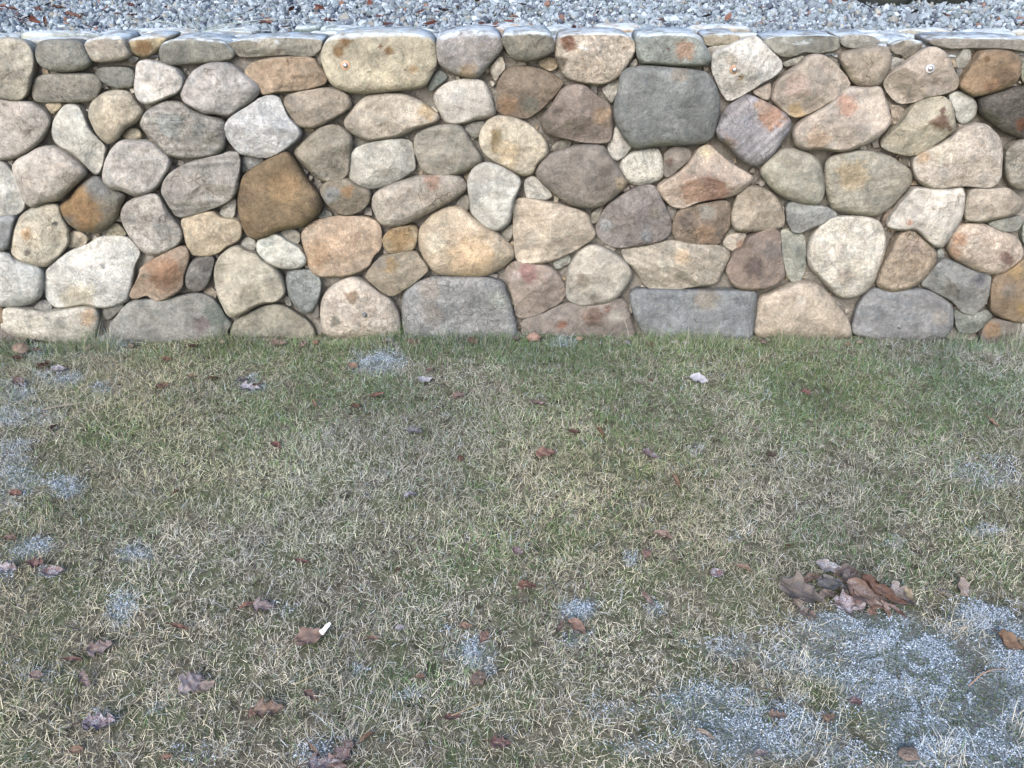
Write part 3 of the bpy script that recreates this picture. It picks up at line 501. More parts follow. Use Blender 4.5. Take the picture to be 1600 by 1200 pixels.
# mortar sheet between the stones, and the wall's body
nx, nz_ = 560, 108
xs = np.linspace(-3.6, 3.6, nx); zs = np.linspace(-.12, 1.092, nz_)
X, Z = np.meshgrid(xs, zs, indexing='ij'); x = X.ravel(); zz = Z.ravel()
yy = .036 + (fbm(x, zz, 12, 70, 3) - .5) * .026 + (fbm(x, zz, 55, 74, 3) - .5) * .026
me = mesh_np('mortar', np.stack([x, yy, zz], 1), [grid_faces(nx, nz_)[:, ::-1]], MORTAR, smooth=True)
link('mortar', me, wall)
def chips():                                                # grit and slivers bedded in the joints
    V = []; F = []; cols = []
    for i in range(2600):
        cx, cz = rng.uniform(-3., 3.), rng.uniform(.0, 1.06); L = .005 + .016 * rng.random() ** 2; off = len(V); c = np.array([(.30, .28, .25), (.22, .21, .2), (.36, .34, .30), (.26, .22, .17)][rng.integers(0, 4)])
        D = rng.normal(size=(8, 3)); D /= np.linalg.norm(D, axis=1)[:, None]
        o8 = np.array([(-1, -1, -1), (1, -1, -1), (1, 1, -1), (-1, 1, -1), (-1, -1, 1), (1, -1, 1), (1, 1, 1), (-1, 1, 1)]) * .7 + D * .35
        an = rng.uniform(0, 3); o8 = o8 * rng.uniform(.5, 1.2, 3); X_ = o8[:, 0] * math.cos(an) - o8[:, 2] * math.sin(an); Z_ = o8[:, 0] * math.sin(an) + o8[:, 2] * math.cos(an)
        for k in range(8): V.append((cx + X_[k] * L, .026 + o8[k, 1] * L * .9, cz + Z_[k] * L)); cols.append(c)
        F += [tuple(off + q for q in f) for f in ((0, 1, 2, 3), (7, 6, 5, 4), (0, 4, 5, 1), (1, 5, 6, 2), (2, 6, 7, 3), (3, 7, 4, 0))]
    tag(link('mortar_grit', mesh_np('mortar_grit', V, [np.array(F)], attr_mat('grit', .9, .1, .3, 120), np.array(cols)), wall), kind='stuff')
chips()
def boxmesh(name, lo, hi, mat):
    V = [(a, b, c_) for a in (lo[0], hi[0]) for b in (lo[1], hi[1]) for c_ in (lo[2], hi[2])]
    return mesh_np(name, V, [np.array([(0, 1, 3, 2), (4, 6, 7, 5), (0, 4, 5, 1), (2, 3, 7, 6), (0, 2, 6, 4), (1, 5, 7, 3)])], mat)
link('wall_core', boxmesh('wall_core', (-3.6, .05, -.15), (3.6, .46, 1.075), MORTAR), wall)
# mortar cap, bumpy and frosted
M = NT('frosted_mortar', .9, .2); g = M.n('NewGeometry').outputs['Position']; n1 = M.noise(g, 22, 5, .7); n2 = M.noise(g, 150, 3, .7)
col = M.mix(M.ramp(n1, .35, .65), (.17, .19, .2), (.3, .32, .33)); col = M.mix(M.ramp(n2, .40, .58, .1, .9), col, (.56, .65, .74))
M.put(col, M.b.inputs['Base Color']); M.put(M.bump(n2, .8, .004, M.bump(n1, .8, .012)), M.b.inputs['Normal']); FMORT = M.m
nx, ny = 520, 34
xs = np.linspace(-3.6, 3.6, nx); ys = np.linspace(.03, .47, ny)
X, Y = np.meshgrid(xs, ys, indexing='ij'); x = X.ravel(); y = Y.ravel()
zt = TOPZ - .012 + (fbm(x, y, 9, 80, 3) - .5) * .03 + (fbm(x, y, 45, 84, 2) - .5) * .012 - .03 * np.clip((.07 - y) / .04, 0, 1)
link('mortar_cap', mesh_np('mortar_cap', np.stack([x, y, zt], 1), [grid_faces(nx, ny)], FMORT, smooth=True), wall)
# flat cap stones lying along the top
def flat_stone(cx, cy, w_, d_, th, col, seed, parent=wall, name='cap_stone', frost=1., speck=.3, topz=None):
    rs = random.Random(seed); n = 30; prof = [(0, 1), (.45, 1), (.8, .97), (.93, .86), (1., .6), (1., .2), (.93, -.3)]
    V = []; a0 = rs.uniform(0, 6.28); k1, k2, k3 = (rs.uniform(-.12, .12) for _ in range(3)); ex = rs.uniform(.62, .9)
    tz_ = (TOPZ + rs.uniform(-.004, .010)) if topz is None else topz; tx, ty = rs.uniform(-.03, .03), rs.uniform(-.03, .05)
    for (r_, h_) in prof[1:]:
        for k in range(n):
            a = k / n * 6.2832; ca, sa = math.cos(a), math.sin(a)
            rr = r_ * (1 + k1 * math.cos(2 * a + a0) + k2 * math.cos(3 * a + 2 * a0) + k3 * math.cos(5 * a) * .6)
            X_ = w_ / 2 * rr * math.copysign(abs(ca) ** ex, ca); Y_ = d_ / 2 * rr * math.copysign(abs(sa) ** ex, sa)
            zz_ = tz_ - th + th * h_ + tx * X_ + ty * Y_ + mn.noise(Vector((X_ * 14, Y_ * 14, seed))) * .006 + mn.noise(Vector((X_ * 45, Y_ * 45, seed))) * .0025
            V.append((X_, Y_, zz_))
    V = [(0, 0, tz_)] + V
    tri = [[0, 1 + k, 1 + (k + 1) % n] for k in range(n)]; quad = []
    for r_ in range(len(prof) - 2):
        a = 1 + r_ * n; quad += [[a + k, a + n + k, a + n + (k + 1) % n, a + (k + 1) % n] for k in range(n)]
    V = np.array(V); cols = np.tile(np.array(lin(col, .74)), (len(V), 1))
    me = mesh_np(name, V - (0, 0, tz_), [np.array(quad), np.array(tri)], STONE, cols, True, {'speck': speck, 'band': .2, 'bandc': V[:, 1], 'frost': frost})
    return link(name, me, parent, (cx, cy, tz_))
CAPS = [(20,112,54,190,195,180,''),(222,306,52,190,178,168,''),(458,502,44,120,138,138,''),(500,570,46,150,165,165,''),(725,820,44,195,178,160,'pinkish flat cap stone'),
        (930,1006,43,198,176,150,'orange-tan flat cap stone'),(1083,1172,44,180,175,165,''),(1531,1592,54,215,220,225,'bright white flat cap stone'),(800,900,46,160,170,172,'')]
cs = 0
for (ua, ub, vb, r_, g_, b_, lab) in CAPS:
    p0 = to_z(ua, vb, TOPZ + .012); p1 = to_z(ub, vb, TOPZ + .012)
    o = flat_stone((p0.x + p1.x) / 2, min(p0.y + .045, .40), p1.x - p0.x, .12, .04, (r_, g_, b_), 900 + cs, topz=TOPZ + .018); cs += 1
    if lab: o['label'] = lab
for row, yc in enumerate((.12, .205, .29, .375)):
    xx = -3.5 + random.uniform(0, .2)
    while xx < 3.5:
        w_ = random.uniform(.14, .34); cs += 1
        if random.random() < .8:
            c0 = random.choice([(150, 158, 158), (165, 170, 165), (180, 178, 170), (140, 148, 150)])
            flat_stone(xx + w_ / 2, yc + random.uniform(-.01, .01), w_ * .96, random.uniform(.07, .10), .035, c0, 900 + cs)
        xx += w_ + random.uniform(.005, .03)

# steel pins drilled into four stones
def pin_mat(name, c0, metal, rough):
    M = NT(name, rough, .5); M.b.inputs['Metallic'].default_value = metal; g = M.n('NewGeometry').outputs['Position']
    M.put(M.mix(M.noise(g, 300, 3), c0, tuple(k * .7 for k in c0)), M.b.inputs['Base Color']); return M.m
STEEL = pin_mat('pin_steel', (.55, .55, .57), .85, .42); DARKST = pin_mat('pin_dull', (.22, .23, .25), .6, .5); RUSTM = pin_mat('pin_rust', (.55, .36, .25), .4, .6)
def lathe(prof, n=20):
    V = []; Q = []
    for (r_, h_) in prof:
        for k in range(n): a = k / n * 6.2832; V.append((r_ * math.cos(a), -h_, r_ * math.sin(a)))
    for i in range(len(prof) - 1):
        for k in range(n): a = i * n; Q.append([a + k, a + n + k, a + n + (k + 1) % n, a + (k + 1) % n])
    return V, Q
bpy.context.view_layer.update()
def pin(lab, u, v, r_, head, washer):
    o = next(s for s, _ in stones if s.get('label', '') == lab)
    d = ray(u, v).normalized(); org = Vector((0, -DIST, CAMH)) - o.location
    hit, loc, nor, _ = o.ray_cast(org, d)
    if not hit: return
    if nor.y > 0: nor = -nor
    rot = Vector((0, -1, 0)).rotation_difference((nor + Vector((0, -1.2, 0))).normalized())
    V, Q = lathe([(r_ * 1.35, -.012), (r_ * 1.35, .0012), (r_ * 1.2, .0026), (r_ * .72, .003), (r_ * .72, .004)], 20)
    p = link('pin', mesh_np('pin', V, [np.array(Q)[:, ::-1]], washer, smooth=False), o, loc); p.rotation_mode = 'QUATERNION'; p.rotation_quaternion = rot
    V, Q = lathe([(r_ * .72, -.004), (r_ * .74, .006), (r_ * .62, .009), (r_ * .3, .0112), (.0001, .0115)], 20)
    me2 = mesh_np('pin_head', V, [np.array(Q)[:, ::-1]], head, smooth=True); p2 = link('pin_head', me2, o, loc); p2.rotation_mode = 'QUATERNION'; p2.rotation_quaternion = rot
S_ = 1 / SC
pin('large cream stone with rust stains and a steel pin', 520 + 92 * S_, 30 + 332 * S_, .0118, STEEL, RUSTM)
pin('white stone with a steel pin', 1040 + 497 * S_, 30 + 362 * S_, .0118, STEEL, RUSTM)
pin('tan stone with a steel pin near its centre', 1300 + 707 * S_, 30 + 357 * S_, .0115, STEEL, STEEL)
pin('cream base stone with a steel pin', 520 + 230 * S_, 280 + 978 * S_, .0085, DARKST, DARKST)
pin('wide blue-grey base stone', 1300 + 484 * S_, 280 + 1065 * S_, .0065, DARKST, STEEL)

# ------------------------------------------------------------------ gravel behind the wall
def gravel():
    ico = [(-1, 1.618, 0), (1, 1.618, 0), (-1, -1.618, 0), (1, -1.618, 0), (0, -1, 1.618), (0, 1, 1.618), (0, -1, -1.618), (0, 1, -1.618), (1.618, 0, -1), (1.618, 0, 1), (-1.618, 0, -1), (-1.618, 0, 1)]
    fc = np.array([(0, 11, 5), (0, 5, 1), (0, 1, 7), (0, 7, 10), (0, 10, 11), (1, 5, 9), (5, 11, 4), (11, 10, 2), (10, 7, 6), (7, 1, 8), (3, 9, 4), (3, 4, 2), (3, 2, 6), (3, 6, 8), (3, 8, 9), (4, 9, 5), (2, 4, 11), (6, 2, 10), (8, 6, 7), (9, 8, 1)])
    I = np.array(ico) / 1.9; N = 34000
    x = rng.uniform(-3.3, 3.3, N); y = .415 + 2.3 * rng.random(N) ** 1.25
    k = np.abs(x) < .5 + (y + DIST) * .75; x, y = x[k], y[k]; N = len(x)
    sz = rng.lognormal(math.log(.0085), .33, N)
    z = tz(x, y) + sz * .3 + rng.random(N) ** 2 * .016 + .002
    V = I[None] * (1 + rng.uniform(-.34, .34, (N, 12, 1))) * (rng.uniform(.6, 1.3, (N, 1, 3)))
    q = rng.normal(size=(N, 4)); q /= np.linalg.norm(q, axis=1)[:, None]; a, b, c_, d = q.T
    Rm = np.stack([1 - 2 * (c_ * c_ + d * d), 2 * (b * c_ - a * d), 2 * (b * d + a * c_), 2 * (b * c_ + a * d), 1 - 2 * (b * b + d * d), 2 * (c_ * d - a * b), 2 * (b * d - a * c_), 2 * (c_ * d + a * b), 1 - 2 * (b * b + c_ * c_)], 1).reshape(N, 3, 3)
    V = np.einsum('nij,nkj->nki', Rm, V) * sz[:, None, None] + np.stack([x, y, z], 1)[:, None]
    pal = np.array([(.22, .27, .32), (.29, .35, .41), (.15, .18, .225), (.09, .11, .15), (.27, .275, .265), (.18, .225, .25), (.38, .45, .53), (.20, .13, .11)])
    pc = rng.choice(8, N, p=[.25, .22, .15, .08, .07, .13, .09, .01]); cols = pal[pc] * rng.uniform(.8, 1.15, (N, 1))
    F = (fc[None] + (np.arange(N) * 12)[:, None, None]).reshape(-1, 3)
    me = mesh_np('gravel', V.reshape(-1, 3), [F], attr_mat('crushed_stone', .85, .2, .2, 200), np.repeat(cols, 12, 0))
    tag(link('gravel', me), 'frosted blue-grey crushed gravel spread behind the wall', 'gravel', kind='stuff')
gravel()

def litter():
    V = []; F = []; cols = []
    for i in range(105):
        u_ = rng.random() ** 1.6 * 1600 if i < 90 else rng.uniform(0, 1600); p = to_z(u_, rng.uniform(-25, 44) , TOPZ + .02)
        L = rng.uniform(.012, .036); az = rng.uniform(0, 6.3); c = lin(((160, 105, 85), (120, 72, 62), (180, 135, 118), (110, 75, 72))[rng.integers(0, 4)], .36); off = len(V); t1, t2 = rng.uniform(-.5, .5, 2); cu = rng.uniform(.1, .4)
        for a, b in ((-1, 0), (-.45, -.42), (.3, -.4), (1, 0), (.3, .42), (-.4, .4), (0, 0)):
            X_, Y_ = a * L, b * L; V.append((p.x + X_ * math.cos(az) - Y_ * math.sin(az), p.y + X_ * math.sin(az) + Y_ * math.cos(az), p.z + t1 * X_ + t2 * Y_ + cu * L * (a * a + 2 * b * b) * .6)); cols.append(c)
        for k in range(6): F.append((off + 6, off + k, off + (k + 1) % 6))
    tag(link('leaf_litter', mesh_np('leaf_litter', V, [np.array(F)], attr_mat('litter', .8, .2, .2, 90), np.array(cols), True)), 'rusty leaf scraps scattered among the gravel stones', 'leaf litter', kind='stuff')
litter()

# two dark rocks at the far edge of the gravel
M = NT('dark_rock', .8, .3); g = M.n('NewGeometry').outputs['Position']; n = M.noise(g, 25, 5, .7)
M.put(M.mix(n, (.02, .026, .024), (.06, .07, .066)), M.b.inputs['Base Color']); M.put(M.bump(n, .6, .02), M.b.inputs['Normal']); DARK = M.m
def boulder(u0, u1, label, seed):
    p0 = to_z(u0, 4, TOPZ + .02); p1 = to_z(u1, 4, TOPZ + .02); w_ = (p1.x - p0.x) / 2; c0 = (p0 + p1) / 2
    n, m = 36, 18; V = []
    for i in range(m + 1):
        th = math.pi * i / m
        for k in range(n):
            a = k / n * 6.2832; d = Vector((math.sin(th) * math.cos(a), math.sin(th) * math.sin(a), math.cos(th)))
            s = 1 + .22 * mn.noise(d * 1.6 + Vector((seed, 0, 0))) + .05 * mn.noise(d * 6 + Vector((0, seed, 0)))
            V.append((d.x * s * w_, d.y * s * .22 , d.z * s * .17))
    Q = [[i * n + k, (i + 1) * n + k, (i + 1) * n + (k + 1) % n, i * n + (k + 1) % n] for i in range(m) for k in range(n)]
    o = link('dark_rock', mesh_np('dark_rock', V, [np.array(Q)], DARK, smooth=True), None, (c0.x, c0.y + .2, TOPZ + .10))
    tag(o, label, 'rock', 'dark rocks at the back of the gravel')
boulder(1352, 1448, 'dark rounded rock at the back of the gravel, the left one of two', 3.1)
boulder(1458, 1540, 'dark rounded rock at the back of the gravel, nearer the right corner', 8.7)

# ------------------------------------------------------------------ leaves
def leaf_mat():
    M = NT('dead_leaf', .7, .3); tc = M.n('TexCoord').outputs['Object']; n1 = M.noise(tc, 35, 4); n2 = M.noise(tc, 320, 3)
    col = M.mix(1., M.attr('Col'), M.grey(M.ramp(n1, .3, .7, .72, 1.25)), 'MULTIPLY')
    col = M.mix(M.ramp(M.attr('vein', 'Fac'), .55, 1., 0., .4), col, (.28, .21, .14))
    fr = M.math('MULTIPLY', M.attr('frost', 'Fac'), M.ramp(n2, .42, .6)); col = M.mix(fr, col, (.32, .35, .42))
    M.put(col, M.b.inputs['Base Color']); M.put(M.bump(n1, .5, .004), M.b.inputs['Normal']); return M.m
LEAF = leaf_mat()
def leaf(u, v, size, typ, col, az, tilt, frost, label, lift=.018, cat='leaf', group='dead leaves on the lawn', zfix=None):
    rs = random.Random(hash((int(u), int(v))) & 0xffff)
    p = px_ground(u, v, lift) if zfix is None else to_z(u, v, zfix)
    if zfix is None: p.y = min(p.y, -.085)
    dep = proj(p.x, p.y, p.z)[2]; L = size * dep / FPX
    ns, nt = 22, 9; V = []; cols = []; vein = []; fr = []
    wid = {'o': .36, 'k': .46, 's': .22, 'm': .5}[typ]
    curl = {'o': rs.uniform(.4, 1.1), 'k': rs.uniform(.5, 1.3), 's': rs.uniform(1., 2.), 'm': rs.uniform(.5, 1.1)}[typ]; bend = rs.uniform(-.5, .9); tw = rs.uniform(-.5, .5)
    base = np.array(lin(soft(col, .40), .41)); ph = rs.uniform(0, 6)
    for i in range(ns):
        s = i / (ns - 1); w_ = wid * math.sin(math.pi * min(1, s * .97 + .03) ** .8) ** .75
        if typ == 'k': w_ *= .72 + .34 * math.cos(s * 6.28 * 3 + ph)
        if typ == 'm': w_ = .5 * (math.sin(math.pi * s ** .75) ** .6) * (.62 + .42 * abs(math.cos(s * 6.28 * 1.3 + .5)))
        for j in range(nt):
            t = -1 + 2 * j / (nt - 1)
            a = t * curl; k_ = w_ * (math.sin(a) / curl if curl > .01 else t)
            zz_ = w_ * (1 - math.cos(a)) / curl + .11 * mn.noise(Vector((s * 5, t * 3, ph))) + .04 * abs(t) * math.sin(s * 14 + ph)
            xx_ = s - .5 + (.06 * abs(t) * math.sin(s * 25 + ph) if typ in 'km' else 0)
            zz_ += bend * (s - .5) ** 2; yy_ = k_ * math.cos(tw * s) ; zz_ += k_ * math.sin(tw * s)
            V.append((xx_ * L, yy_ * L, zz_ * L))
            cols.append(base * (1 + .25 * mn.noise(Vector((s * 4, t * 2, ph + 3)))))
            vein.append(max(0, 1 - abs(t) * 5) if abs(t) < .2 else (.8 if (abs((s * 7 - abs(t) * 1.6) % 1 - .5) < .07) else 0))
            fr.append(np.clip(frost * 1.6 * (mn.noise(Vector((s * 3.5, t * 2.5, ph + 9))) + .55), 0, 1) if frost else 0)
    Q = [[i * nt + j, (i + 1) * nt + j, (i + 1) * nt + j + 1, i * nt + j + 1] for i in range(ns - 1) for j in range(nt - 1)]
    nv = len(V)                                             # stem: thin square tube
    x0, z0 = -.5 * L, V[nt // 2][2]; r_ = .0008
    for i in range(4):
        xx_ = x0 - i * .10 * L; zz_ = z0 + .03 * L * i * rs.uniform(-.3, .7)
        for (a, b) in ((-1, -1), (1, -1), (1, 1), (-1, 1)): V.append((xx_, a * r_, zz_ + b * r_)); cols.append(base * .7); vein.append(0); fr.append(0)
    for i in range(3):
        for k in range(4): a = nv + i * 4; Q.append([a + k, a + 4 + k, a + 4 + (k + 1) % 4, a + (k + 1) % 4])
    me = mesh_np('fallen_leaf', V, [np.array(Q)], LEAF, np.array(cols), True, {'vein': np.array(vein), 'frost': np.array(fr)})
    o = link('fallen_leaf', me, None, p)
    lean = rs.uniform(6, 26) if 'heap' not in label else rs.uniform(2, 14)   # most leaves are propped up by the blades, tipped towards the path
    o.rotation_euler = (Matrix.Rotation(R(lean), 3, 'X') @ Matrix.Rotation(R(az), 3, 'Z') @ Matrix.Rotation(R(tilt), 3, 'Y') @ Matrix.Rotation(rs.uniform(-.2, .2), 3, 'X')).to_euler()
    tag(o, label, cat, group); return p, L
